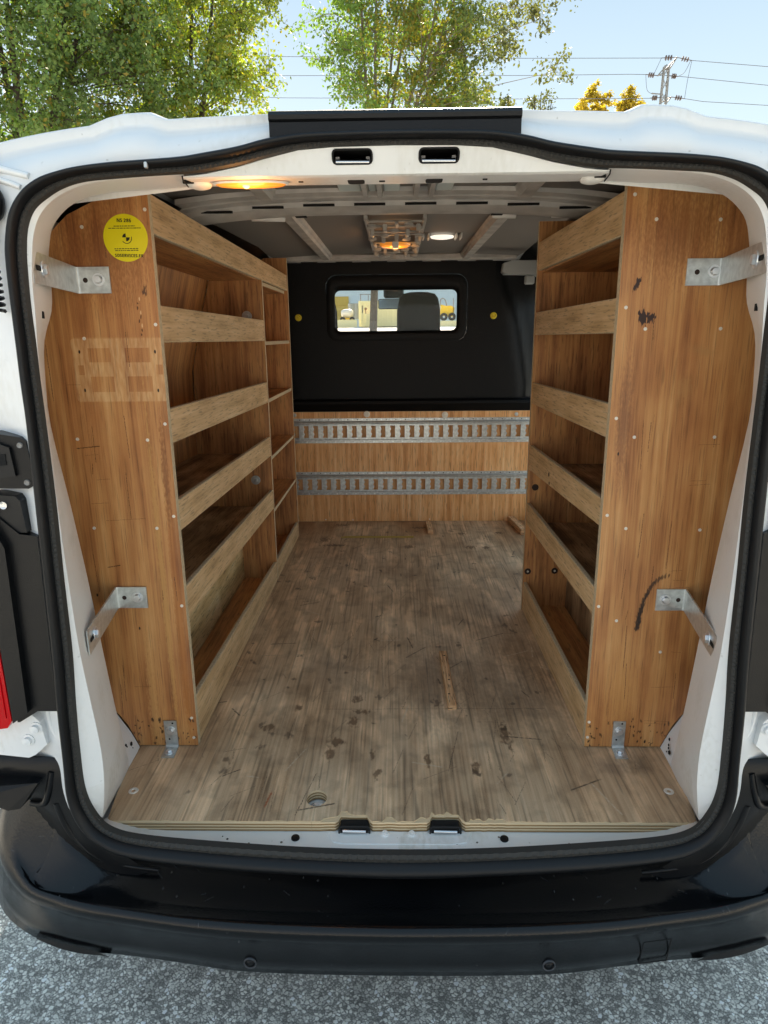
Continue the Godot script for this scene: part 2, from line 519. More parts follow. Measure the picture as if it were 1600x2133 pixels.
	for k in 420:
		var x := rng.randf_range(-0.6, 0.6); var z := -rng.randf_range(0.02, 2.3)
		var a := rng.randf_range(-0.5, 0.5) if k % 3 else rng.randf_range(-3, 3)
		var l := rng.randf_range(0.01, 0.11)
		t.line(FX.call(x), FY.call(z), FX.call(x + sin(a) * l), FY.call(z - cos(a) * l), 0 if k % 6 else 1, C("2b231c") if k % 4 else C("cfc2ab"), 0.5)
	for k in 90:
		t.blob(FX.call(rng.randf_range(-0.55, 0.55)), FY.call(-rng.randf_range(0.05, 2.2)), rng.randf_range(2, 9), rng.randf_range(3, 14), C("2a221c"), 0.4, rng.randf(), 1.5, 1.0)
	t.line(FX.call(0.155), FY.call(-0.33), FX.call(0.118), FY.call(-0.17), 0, C("2a1c14"), 0.8)
	t.line(FX.call(-0.19), FY.call(-0.16), FX.call(-0.22), FY.call(-0.02), 0, C("2a1c14"), 0.9)
	t.line(FX.call(-0.29), FY.call(-0.045), FX.call(-0.283), FY.call(-0.095), 1, C("9c5a3a"), 0.9)
	t.line(FX.call(-0.45), FY.call(-0.75), FX.call(-0.3), FY.call(-0.755), 1, C("b09c80"), 0.8)
	t.line(FX.call(-0.2), FY.call(-0.435), FX.call(0.4), FY.call(-0.44), 0, C("3a322b"), 0.8)
	M.floor = mapped(t.tex(), 1.6, -2.36, 0.55, V(0.5, 0, 0))
	# --- paint, plastic, rubber, metal
	var dirt := Tex.new(512, 512)
	for i in dirt.d.size(): dirt.d[i] = 246
	for k in 110:
		dirt.blob(rng.randf() * 512, rng.randf() * 512, rng.randf_range(0.5, 1.4), rng.randf_range(0.5, 1.4), C("6a665e"), rng.randf_range(0.1, 0.45), rng.randf() * 3, 2.0, 0.9)
	for k in 14:
		dirt.blob(rng.randf() * 512, rng.randf() * 512, rng.randf_range(20, 60), rng.randf_range(20, 70), C("cdc9be"), 0.3, 0.0, 1.0, 0.8)
	M.paint = mat(C("eaecec"), 0.28)
	M.paint.albedo_texture = dirt.tex()
	tri_map(M.paint, 0.9)
	M.paint.clearcoat_enabled = true
	M.paint.clearcoat = 0.6
	M.paint.clearcoat_roughness = 0.12
	M.inner_paint = mat(C("ecece9"), 0.4)
	M.inner_paint.albedo_texture = M.paint.albedo_texture
	tri_map(M.inner_paint, 0.7)
	M.beam = mat(C("c9c5bf"), 0.5)
	M.beam.albedo_texture = grey_noise(71, 0.02, 256, 0.8, 1.0)
	tri_map(M.beam, 0.5)
	M.deadening = mat(C("7c7772"), 0.7)
	M.tray = mat(C("a9a59e"), 0.5)
	M.pad = mat(C("d4dedb"), 0.7)
	M.black = mat(C("0f1012"), 0.42)
	M.black.metallic_specular = 0.36
	M.black.normal_enabled = true
	M.black.normal_texture = grain_normal(8, 0.25, 512, 1.4)
	M.black.normal_scale = 0.25
	M.black.roughness_texture = grey_noise(9, 0.012, 512, 0.72, 1.0)
	tri_map(M.black, 0.35)
	var scuff := Tex.new(1024, 512)
	for i in 1024 * 512:
		scuff.d[i * 3] = 11; scuff.d[i * 3 + 1] = 12; scuff.d[i * 3 + 2] = 14
	for k in 90:
		var x := rng.randf() * 1024; var y := rng.randf() * 512
		scuff.line(x, y, x + rng.randf_range(-22, 22), y + rng.randf_range(-12, 12), 0, C("8a8b8c"), 0.6)
	for k in 60:
		scuff.blob(rng.randf() * 1024, rng.randf() * 512, rng.randf_range(1, 2.2), rng.randf_range(1, 2.2), C("b0aeaa"), 0.5, 0, 2.0, 0.5)
	M.bumper = mat(Color.WHITE, 0.25)
	M.bumper.metallic_specular = 0.42
	M.bumper.albedo_texture = scuff.tex()
	M.bumper.roughness_texture = grey_noise(10, 0.010, 512, 0.7, 1.0)
	M.bumper.normal_enabled = true
	M.bumper.normal_texture = M.black.normal_texture
	M.bumper.normal_scale = 0.12
	tri_map(M.bumper, 0.8)
	M.rubber = mat(C("101113"), 0.5)
	M.rubber.metallic_specular = 0.4
	M.rubber.roughness_texture = grey_noise(19, 0.02, 256, 0.75, 1.0)
	tri_map(M.rubber, 0.2)
	M.rib = mat(C("2b2a27"), 0.7)
	M.void_black = mat(C("060606"), 0.9)
	M.galv = mat(C("d8dddc"), 0.40, 0.7)
	M.galv.albedo_texture = grey_noise(31, 0.03, 256, 0.84, 1.0)
	M.galv.roughness_texture = grey_noise(32, 0.03, 256, 0.7, 1.0)
	tri_map(M.galv, 0.15)
	M.zinc = mat(C("dfe2e4"), 0.3, 0.8)
	M.chrome = mat(C("c8cacc"), 0.16, 1.0)
	M.screw = mat(C("e2ddd2"), 0.4, 0.3)
	M.washer = mat(C("e8e2d4"), 0.5, 0.2)
	M.sticker = mat(C("e6d90e"), 0.4)
	M.ink = mat(C("17170f"), 0.5)
	M.ink_soft = mat(C("6e6a14"), 0.5)
	M.yellow = mat(C("d9c22c"), 0.5)
	M.lens_red = mat(C("b80410"), 0.16)
	M.lens_red.metallic_specular = 0.3
	M.amber = mat(C("e8a24a"), 0.2)
	M.amber.emission_enabled = true
	M.amber.emission = C("ff9a3a")
	M.amber.emission_energy_multiplier = 0.10
	M.bulb = mat(C("ffe0a0"), 0.3)
	M.bulb.emission_enabled = true
	M.bulb.emission = C("ffd27a")
	M.bulb.emission_energy_multiplier = 0.6
	M.white_plastic = mat(C("dedcd6"), 0.45)
	M.glass = mat(Color(0.9, 0.96, 0.94, 0.06), 0.02)
	M.glass.transparency = BaseMaterial3D.TRANSPARENCY_ALPHA
	M.seat = mat(C("0a0a0b"), 0.9)
	M.seat.metallic_specular = 0.1
	M.mirror = mat(C("c4dde4"), 0.3, 0.0)
	M.batten = mapped(veneer(128, 512, 91, [C("a87c50"), C("d4a678"), C("e8c498")], 0.05, 0.2, 0.45, 0.6).tex(), 0.08, 0.4, 0.7)
	M.stick = mat(C("b39a4a"), 0.6)
	# --- outdoors
	var cell := FastNoiseLite.new()
	cell.noise_type = FastNoiseLite.TYPE_CELLULAR
	cell.seed = 4
	cell.frequency = 0.075
	cell.cellular_return_type = FastNoiseLite.RETURN_CELL_VALUE
	cell.fractal_type = FastNoiseLite.FRACTAL_NONE
	var S := 1024
	var im := cell.get_seamless_image(S, S); im.convert(Image.FORMAT_L8)
	var cv := im.get_data()
	cell.cellular_return_type = FastNoiseLite.RETURN_DISTANCE2_SUB
	im = cell.get_seamless_image(S, S); im.convert(Image.FORMAT_L8)
	var cd := im.get_data()
	cell.frequency = 0.052
	cell.seed = 9
	im = cell.get_seamless_image(S, S); im.convert(Image.FORMAT_L8)
	var cd2 := im.get_data()
	cell.cellular_return_type = FastNoiseLite.RETURN_CELL_VALUE
	im = cell.get_seamless_image(S, S); im.convert(Image.FORMAT_L8)
	var cv2 := im.get_data()
	var fine := noise_bytes(S, S, 1, 12, 0.2, 3, true)
	var broad := noise_bytes(S, S, 1, 13, 0.006, 3, true)
	var at := Tex.new(S, S)
	var hb := PackedByteArray(); hb.resize(S * S)
	for i in S * S:
		var edge := clampf(cd[i] / 90.0, 0, 1)
		var big := smoothstep(96, 120, cv2[i]) * smoothstep(20, 70, cd2[i])
		var stone := 0.56 + 0.30 * cv[i] / 255.0 + (fine[i] - 128) * 0.0022
		stone = lerpf(stone, 0.62 + 0.40 * cv2[i] / 255.0 + (fine[i] - 128) * 0.001, big)
		var g := lerpf(0.47, stone, clampf(maxf(edge * 1.6 - 0.1, big), 0, 1)) * (0.84 + broad[i] * 0.0013)
		at.d[i * 3] = mini(255, int(g * 258)); at.d[i * 3 + 1] = mini(255, int(g * 254)); at.d[i * 3 + 2] = mini(255, int(g * 243))
		hb[i] = int(clampf(maxf(edge * (0.25 + 0.4 * cv[i] / 255.0), big * 0.9), 0, 1) * 255)
	M.asphalt = mat(Color.WHITE, 0.8)
	M.asphalt.albedo_texture = at.tex()
	var him := Image.create_from_data(S, S, false, Image.FORMAT_L8, hb)
	him.convert(Image.FORMAT_RGBA8)
	him.bump_map_to_normal_map(3.0)
	M.asphalt.normal_enabled = true
	M.asphalt.normal_texture = ImageTexture.create_from_image(him)
	tri_map(M.asphalt, 0.52)
	M.yard = mat(C("c9c6bc"), 0.9)
	M.bark = mat(C("6f665a"), 0.9)
	M.bark.albedo_texture = grey_noise(61, 0.03, 256, 0.55, 1.0)
	tri_map(M.bark, 0.8)
	M.limb = mat(C("42392e"), 0.9)
	M.leaf = mat(Color.WHITE, 0.6)
	M.leaf.vertex_color_use_as_albedo = true
	M.leaf.backlight_enabled = true
	M.leaf.backlight = Color(0.9, 0.95, 0.5)
	M.steel = mat(C("8f8c88"), 0.6, 0.2)
	M.cable = mat(C("5c5e62"), 0.6)
	M.insulator = mat(C("5a4a44"), 0.35)
	M.cladding = mat(C("d4e2e6"), 0.6)
	M.door_ochre = mat(C("cfae4e"), 0.6)
	M.cream = mat(C("f6ecb8"), 0.7)
	M.machine = mat(C("e2bd1c"), 0.5)
	M.tyre = mat(C("1c1c1c"), 0.8)
	M.grey_part = mat(C("9aa0a0"), 0.6)
	M.lit_white = mat(C("f4f2ea"), 0.3)
	M.lit_white.emission_enabled = true
	M.lit_white.emission = C("fff6e6")
	M.lit_white.emission_energy_multiplier = 0.22
	M.grey_ring = mat(C("34363a"), 0.45)
	M.ink_brown = mat(C("2a180e"), 0.7)
	M.grey_blue = mat(C("5b6672"), 0.6)
	M.pane = mat(Color(0.9, 0.96, 0.94, 0.05), 0.02)
	M.pane.transparency = BaseMaterial3D.TRANSPARENCY_ALPHA
	M.pane.metallic_specular = 0.2
	M.bulkhead = mat(C("0a0a0b"), 0.5)
	M.bulkhead.metallic_specular = 0.35
	M.bulkhead.normal_enabled = true
	M.bulkhead.normal_texture = M.black.normal_texture
	M.bulkhead.normal_scale = 0.2
	tri_map(M.bulkhead, 0.35)
	M.chip_dark = mat(C("6e675c"), 0.8)
	M.limb_grey = mat(C("7c7264"), 0.9)
	M.bulkhead.albedo_color = C("8a8a8c")
	M.bulkhead.albedo_texture = M.bumper.albedo_texture
	tri_map(M.bulkhead, 0.9)

# ---------------------------------------------------------------- the van
# half of the rear opening, from the middle of the top round to the middle of the bottom: outer and inner rim of the rubber seal
const SEAL_OUT := [0.000, 1.867, 0.093, 1.866, 0.148, 1.864, 0.196, 1.858, 0.240, 1.848, 0.299, 1.839, 0.329, 1.835, 0.377, 1.832, 0.433, 1.829, 0.485, 1.824, 0.523, 1.817, 0.556, 1.807, 0.583, 1.788, 0.605, 1.758, 0.618, 1.715, 0.622, 1.676, 0.623, 1.616, 0.624, 1.557, 0.625, 1.495, 0.625, 1.426, 0.630, 1.284, 0.634, 1.149, 0.639, 1.001, 0.644, 0.893, 0.647, 0.778, 0.650, 0.698, 0.637, 0.639, 0.604, 0.593, 0.540, 0.557, 0.364, 0.530, 0.175, 0.516, 0.000, 0.508]
const SEAL_IN := [0.000, 1.848, 0.094, 1.847, 0.149, 1.844, 0.204, 1.834, 0.245, 1.825, 0.304, 1.816, 0.330, 1.814, 0.379, 1.812, 0.435, 1.809, 0.488, 1.805, 0.524, 1.796, 0.552, 1.782, 0.575, 1.765, 0.589, 1.740, 0.597, 1.704, 0.600, 1.668, 0.602, 1.616, 0.602, 1.559, 0.603, 1.497, 0.603, 1.421, 0.604, 1.284, 0.608, 1.149, 0.611, 1.001, 0.618, 0.888, 0.622, 0.792, 0.622, 0.703, 0.606, 0.647, 0.577, 0.612, 0.513, 0.593, 0.361, 0.577, 0.174, 0.564, 0.000, 0.560]
const FOLD := [0.337, 1.817, 0.020, 0.388, 1.814, 0.020, 0.445, 1.811, 0.020, 0.494, 1.805, 0.020, 0.530, 1.794, 0.020, 0.555, 1.778, 0.025, 0.573, 1.757, 0.030, 0.584, 1.729, 0.035, 0.592, 1.692, 0.035, 0.597, 1.653, 0.035, 0.599, 1.607, 0.035, 0.603, 1.554, 0.035, 0.606, 1.495, 0.035, 0.606, 1.419, 0.035, 0.607, 1.281, 0.035, 0.607, 1.141, 0.035, 0.604, 0.992, 0.035, 0.596, 0.881, 0.035, 0.589, 0.777, 0.035, 0.592, 0.696, 0.035, 0.612, 0.606, 0.020]
const INNER := [0.364, 1.823, -0.100, 0.431, 1.819, -0.100, 0.485, 1.817, -0.100, 0.534, 1.811, -0.100, 0.572, 1.799, -0.100, 0.609, 1.783, -0.120, 0.638, 1.762, -0.140, 0.658, 1.731, -0.160, 0.662, 1.702, -0.160, 0.663, 1.664, -0.160, 0.669, 1.618, -0.160, 0.691, 1.562, -0.160, 0.699, 1.494, -0.160, 0.702, 1.396, -0.160, 0.684, 1.235, -0.160, 0.668, 1.067, -0.160, 0.655, 0.894, -0.160, 0.644, 0.759, -0.160, 0.635, 0.665, -0.160, 0.641, 0.575, -0.183, 0.637, 0.575, -0.091]

func seal_z(y: float) -> float:
	return 0.064 - 0.018 * (y - 0.52) / 1.33

func seal_loop(half: Array, sub := 4) -> PackedVector3Array:
	var h := p2(half)
	var full := PackedVector3Array()
	for q in h: full.append(V(q.x, q.y, seal_z(q.y)))
	for i in range(h.size() - 2, 0, -1): full.append(V(-h[i].x, h[i].y, seal_z(h[i].y)))
	return curve(full, sub, true)

func roof_edge(x: float) -> float:
	var a := absf(x)
	var y := 1.912 - 0.010 * pow(a / 0.42, 2) if a < 0.42 else 1.902 - 0.35 * pow(a - 0.42, 2) - 0.045 * (a - 0.42)
	return y + 0.012 * (smoothstep(0.362, 0.395, a) - smoothstep(0.445, 0.49, a))

# the outer edge of the rear skin that belongs to a point on the seal
func rim_of(p: Vector3) -> Vector3:
	var s := signf(p.x)
	var a := absf(p.x)
	if p.y > 1.79 and a < 0.58: return V(p.x * (1.0 + 0.45 * smoothstep(0.42, 0.58, a)), roof_edge(p.x * (1.0 + 0.45 * smoothstep(0.42, 0.58, a))), 0.0)
	if p.y > 1.5:
		var t := clampf((1.79 - p.y) / 0.29, 0, 1)
		var q := curve(p3([0.841, 1.80, 0, 0.875, 1.765, -0.01, 0.905, 1.68, -0.02, 0.925, 1.5, -0.03]), 10)
		var r := q[int(t * (q.size() - 1))]
		return V(s * r.x, r.y, r.z)
	return V(s * (0.925 + 0.03 * smoothstep(1.5, 1.0, p.y)), p.y, -0.03)

func build_van() -> void:
	var van := thing("van", "white panel van standing with its rear end open, black bumper below", "van", V(0, 0, 0))
	var out := seal_loop(SEAL_OUT)
	var inn := seal_loop(SEAL_IN)
	var n := out.size()
	# --- rear skin round the opening, with the two roof swages
	var prof := [[0.0, -0.004], [0.12, 0.0], [0.25, 0.004], [0.55, -0.006], [0.70, -0.018], [0.80, -0.016], [0.93, -0.004], [1.0, -0.010]]
	var rows := []
	for f in prof:
		var r := PackedVector3Array()
		for p in out:
			var e := rim_of(p)
			var bulge := 0.0
			if p.y > 1.79: bulge = 0.006 * (smoothstep(0.36, 0.395, absf(e.x)) - smoothstep(0.445, 0.49, absf(e.x))) * sin(f[0] * PI)
			var q := p.lerp(e, f[0])
			var sidef := 1.0 if p.y > 1.7 else 0.25
			var drop := 0.022 * (1.0 - smoothstep(1.66, 1.80, p.y)) * smoothstep(0.0, 0.2, f[0])
			r.append(V(q.x, q.y, lerpf(p.z, e.z, f[0]) + f[1] * sidef + bulge - drop))
		rows.append(r)
	for f in [[-0.03, 0.004], [-0.22, 0.018], [-0.27, 0.045]]:
		var r := PackedVector3Array()
		for p in out:
			var e := rim_of(p)
			r.append(V(e.x, e.y + (f[1] if p.y > 1.79 else 0.0), e.z + f[0]))
		rows.append(r)
	var b := MB.new(); b.smooth = 1; b.loft(rows, true)
	var rear := put("rear_panel", b, M.paint, van)
	# --- body shell: roof, sides, floor pan, outside and inside
	var shell := func(z: float, d: float, lim: Array) -> PackedVector3Array:
		var r := PackedVector3Array()
		for q in lim: r.append(V(q[0] * (1.0 - d * 1.02 * (1.0 if absf(q[0]) > 0.7 else 0.3)), q[1] - d * 0.45, z))
		return r
	var left_side := [[-0.955, 0.30], [-0.955, 0.55], [-0.955, 1.0], [-0.935, 1.45], [-0.90, 1.68], [-0.865, 1.78], [-0.80, 1.85], [-0.70, 1.905], [-0.50, 1.95], [-0.25, 1.97], [0.0, 1.975]]
	var roof_r := [[0.0, 1.975], [0.25, 1.97], [0.50, 1.95], [0.70, 1.905], [0.80, 1.85]]
	var right_side := [[0.80, 1.85], [0.865, 1.78], [0.90, 1.68], [0.935, 1.45], [0.955, 1.0], [0.955, 0.55], [0.955, 0.30]]
	b = MB.new(); b.smooth = 1
	b.loft([shell.call(-0.25, 0.0, left_side), shell.call(-3.0, 0.0, left_side)])
	b.loft([shell.call(-0.25, 0.0, roof_r), shell.call(-3.0, 0.0, roof_r)])
	b.loft([shell.call(-0.25, 0.0, right_side), shell.call(-1.18, 0.0, right_side)])
	b.loft([shell.call(-2.36, 0.0, right_side), shell.call(-2.5, 0.0, right_side)])
	put("body_shell", b, M.paint, van)
	b = MB.new(); b.smooth = 1
	b.loft([shell.call(-0.11, 0.1, left_side.slice(0, 7)), shell.call(-2.36, 0.1, left_side.slice(0, 7))], false, true)
	b.loft([shell.call(-0.11, 0.1, right_side), shell.call(-1.18, 0.1, right_side)], false, true)
	b.smooth = -1
	b.quad(V(-0.82, 0.5535, -0.02), V(0.82, 0.5535, -0.02), V(0.82, 0.5535, -2.36), V(-0.82, 0.5535, -2.36))
	put("inner_side", b, M.inner_paint, van)
	boxed("chassis", V(-0.85, 0.28, -3.4), V(0.85, 0.54, -0.05), M.void_black, van)
	boxed("side_door_post", V(0.82, 0.30, -1.23), V(0.95, 1.80, -1.18), M.paint, van, 0.01)
	boxed("side_door_post", V(0.82, 0.30, -2.36), V(0.95, 1.80, -2.30), M.paint, van, 0.01)
	boxed("side_door_header", V(0.74, 1.80, -2.36), V(0.88, 1.88, -1.18), M.paint, van, 0.01)
	boxed("side_step", V(0.80, 0.36, -2.30), V(0.95, 0.545, -1.23), M.black, van, 0.01)
	# the sliding door, pushed back along the right side, and the rear doors folded out of the way
	boxed("sliding_door", V(0.985, 0.42, -1.28), V(1.05, 1.86, -0.14), M.paint, van, 0.02)
	for s in [-1.0, 1.0]: boxed("rear_door", V(minf(s * 0.99, s * 1.04) if s < 0 else 1.085, 0.56, -0.70), V(maxf(s * 0.99, s * 1.04) if s < 0 else 1.135, 1.88, -0.06), M.paint, van, 0.02)
	# dark lining along the cant rails
	for s in [-1.0, 1.0]:
		b = MB.new(); b.smooth = 1
		b.loft([p3([s * 0.575, 1.885, -0.12, s * 0.66, 1.86, -0.12, s * 0.745, 1.80, -0.12, s * 0.80, 1.72, -0.12]), p3([s * 0.575, 1.945, -2.34, s * 0.66, 1.90, -2.34, s * 0.745, 1.83, -2.34, s * 0.80, 1.72, -2.34])])
		put("cant_rail_lining", b, M.black, van)
	# --- jambs: three facets from the seal into the van
	var fold := p3(FOLD)
	var inr := p3(INNER)
	for s in [1.0, -1.0]:
		var r0 := PackedVector3Array()
		var si := p2(SEAL_IN)
		var so := p2(SEAL_OUT)
		for k in 21:
			var u := si[k + 6].lerp(so[k + 6], 0.3)
			r0.append(V(u.x * s, u.y, seal_z(u.y) - 0.007))
		var r1 := PackedVector3Array(); var r2 := PackedVector3Array(); var r3 := PackedVector3Array(); var rm := PackedVector3Array()
		for k in 21:
			r1.append(V(fold[k].x * s, fold[k].y, fold[k].z))
			var m := fold[k].lerp(inr[k], 0.10)
			rm.append(V(m.x * s, m.y, m.z))
			r2.append(V(inr[k].x * s, inr[k].y, inr[k].z))
			var o := V(0.045, 0.02 if k < 7 else 0.0, -0.012)
			r3.append(V((inr[k].x + o.x) * s, inr[k].y + o.y, inr[k].z + o.z))
		b = MB.new()
		b.smooth = 1; b.loft([curve(r0, 3), curve(r1, 3)], false, s < 0)
		b.smooth = 2; b.loft([curve(r1, 3), curve(rm, 3), curve(r2, 3)], false, s < 0)
		b.smooth = 3; b.loft([curve(r2, 3), curve(r3, 3)], false, s < 0)
		var jamb := put("door_jamb", b, M.inner_paint, van)
		# slots stamped into the jamb, each a dark pocket
		for q in [[0.624, 1.607, -0.045, 0.004, 0.006], [0.661, 1.175, -0.10, 0.007, 0.008], [0.627, 0.862, -0.08, 0.005, 0.010], [0.6215, 0.765, -0.08, 0.005, 0.010]]:
			var k := 0
			for i in 21:
				if absf(inr[i].y - q[1]) < absf(inr[k].y - q[1]): k = i
			var t: float = (q[2] - fold[k].z) / (inr[k].z - fold[k].z)
			var near := fold[k].lerp(inr[k], t)
			var dir := (inr[k] - fold[k]).normalized()
			var ndir := V(-dir.z, 0, dir.x).normalized()
			if ndir.x > 0: ndir = -ndir
			var b2 := MB.new()
			b2.xf = Transform3D(Basis(V(ndir.x * s, 0, ndir.z), Vector3.UP, V(dir.x * s, 0, dir.z)), V(near.x * s, q[1], near.z))
			b2.box(V(-0.004, -q[4], -q[3] * 2.0), V(0.0015, q[4], q[3] * 2.0))
			put("stamped_slot", b2, M.void_black, jamb)
		# painted cover of the wheel arch between jamb and rack
		b = MB.new(); b.smooth = 1
		var ca := p3([0.636, 0.57, -0.12, 0.645, 0.64, -0.12, 0.70, 0.74, -0.12]); var cb := p3([0.641, 0.57, -0.264, 0.662, 0.62, -0.264, 0.72, 0.72, -0.264])
		if s < 0: ca = flip_x(ca); cb = flip_x(cb)
		b.loft([ca, cb], false, s < 0)
		var arch := put("wheel_arch_cover", b, M.inner_paint, van)
		for k in 6:
			b = MB.new()
			var sdr := RandomNumberGenerator.new(); sdr.seed = k + (9 if s > 0 else 3)
			var zz := -sdr.randf_range(0.185, 0.235)
			b.lathe([Vector2(sdr.randf_range(0.002, 0.006), 0.0), Vector2(0.0, 0.0008)], V(s * (0.646 + k * 0.0012), 0.592 + 0.006 * k, zz), V(-s, 0.2, 0.1), 6)
			put("paint_chip", b, M.void_black, arch)
	# --- sill under the floor board
	var sill_a := PackedVector3Array(); var sill_b := PackedVector3Array(); var sill_c := PackedVector3Array()
	for q in [[-0.606, 0.647], [-0.577, 0.612], [-0.513, 0.593], [-0.361, 0.577], [-0.174, 0.564], [0.0, 0.560], [0.174, 0.564], [0.361, 0.577], [0.513, 0.593], [0.577, 0.612], [0.606, 0.647]]:
		sill_a.append(V(q[0], q[1] - 0.001, seal_z(q[1]) - 0.002))
		var over := maxf(0, absf(q[0]) - 0.50)
		sill_b.append(V(q[0] * (1.0 + 0.02 * signf(over)), 0.5565 + over * 0.42, 0.034))
		sill_c.append(V(q[0] * (1.0 + 0.03 * signf(over)), 0.556 + over * 0.12, -0.03))
	b = MB.new(); b.smooth = 1; b.loft([curve(sill_a, 4), curve(sill_b, 4), curve(sill_c, 4)])
	var sill := put("sill", b, M.inner_paint, van)
	var crn := RandomNumberGenerator.new(); crn.seed = 71
	for k in 26:
		var cx := crn.randf_range(-0.52, 0.52)
		b = MB.new(); b.lathe([Vector2(crn.randf_range(0.0012, 0.0035), 0), Vector2(0, 0.0006)], V(cx, 0.557, crn.randf_range(0.012, 0.05)), V(0, 1, 0.05), 6)
		put("paint_chip", b, M.chip_dark if k % 3 else M.void_black, sill)
	for x in [-0.214, 0.219]:
		b = MB.new(); b.lathe([Vector2(0.009, 0), Vector2(0.0085, 0.0025), Vector2(0.0, 0.003)], V(x, 0.5572, 0.020), V(0, 1, 0.08), 16)
		put("rubber_plug", b, M.rubber, sill)
	for x in [-0.028, 0.028]:
		b = MB.new(); b.lathe([Vector2(0.010, 0), Vector2(0.010, 0.002), Vector2(0.007, 0.003), Vector2(0.0065, 0.007), Vector2(0.0, 0.008)], V(x, 0.5572, 0.010), V(0, 1, 0.1), 12)
		put("bolt_head", b, M.inner_paint, sill)
	b = MB.new(); b.slab(p2([-0.15, 0.002, 0.155, 0.002, 0.14, 0.030, 0.115, 0.036, -0.11, 0.036, -0.135, 0.030]), 1, 0.5555, 0.5588)
	put("striker_plate", b, M.inner_paint, sill)
	for x in [-0.092, 0.0985]:
		b = MB.new()
		var rr := round_rect(x - 0.030, 0.555, x + 0.030, 0.5735, 0.006)
		b.slab(rr, 2, -0.016, 0.0065)
		var lt := put("latch_striker", b, M.void_black, van)
		b = MB.new(); b.tube(p3([x - 0.024, 0.5655, 0.009, x + 0.024, 0.5655, 0.009]), 0.0042, 0.0042, 8)
		put("striker_bar", b, M.chrome, lt)
		b = MB.new()
		var fr := PackedVector3Array(); var fr2 := PackedVector3Array()
		for q in round_rect(x - 0.032, 0.553, x + 0.032, 0.5755, 0.007): fr.append(V(q.x, q.y, 0.007))
		b.tube(fr, 0.0018, 0.0018, 6, true)
		put("striker_rim", b, M.rubber, lt)
	# --- header over the opening with its two latch recesses
	build_header(van)
	# --- rubber seal: bulb and ribbed carrier
	rows = []
	for f in [[0.30, 0.000], [0.36, 0.010], [0.48, 0.019], [0.64, 0.0235], [0.80, 0.0215], [0.93, 0.014], [1.0, 0.003], [1.02, -0.006]]:
		var r := PackedVector3Array()
		for k in n:
			var q := inn[k].lerp(out[k], f[0]); r.append(q + V(0, 0, f[1]))
		rows.append(r)
	b = MB.new(); b.smooth = 1; b.loft(rows, true)
	var seal := put("door_seal", b, M.rubber, van)
	var fi := seal_loop(SEAL_IN, 30); var fo := seal_loop(SEAL_OUT, 30)
	rows = [PackedVector3Array(), PackedVector3Array(), PackedVector3Array(), PackedVector3Array()]
	var acc := 0.0
	for k in fi.size():
		acc += fi[k].distance_to(fi[(k + 1) % fi.size()])
		var rib := 0.0013 * clampf(sin(acc * TAU / 0.0085) * 2.0, -1, 1)
		rows[0].append(fi[k].lerp(fo[k], -0.02) + V(0, 0, -0.010))
		rows[1].append(fi[k].lerp(fo[k], 0.02) + V(0, 0, 0.004 + rib * 0.5))
		rows[2].append(fi[k].lerp(fo[k], 0.16) + V(0, 0, 0.008 + rib))
		rows[3].append(fi[k].lerp(fo[k], 0.33) + V(0, 0, 0.006))
	b = MB.new(); b.loft(rows, true)
	put("seal_carrier", b, M.rib, seal)
	boxed("foil_tag", V(-0.3825, 1.816, 0.064), V(-0.3775, 1.8245, 0.071), M.galv, seal, 0.001)
	# --- black cover in the middle of the roof edge
	b = MB.new()
	b.slab(p2([0.02, 1.858, 0.0485, 1.858, 0.0485, 1.881, 0.053, 1.884, 0.054, 1.890, 0.049, 1.896, 0.034, 1.901, 0.0, 1.9075, -0.02, 1.909, -0.02, 1.900]), 0, -0.192, 0.192)
	put("roof_edge_cover", b, M.black, van)
	# --- ceiling
	build_ceiling(van)
	build_partition(van)
	build_outside_trim(van)
	build_bumper(van)
	build_cab(van)

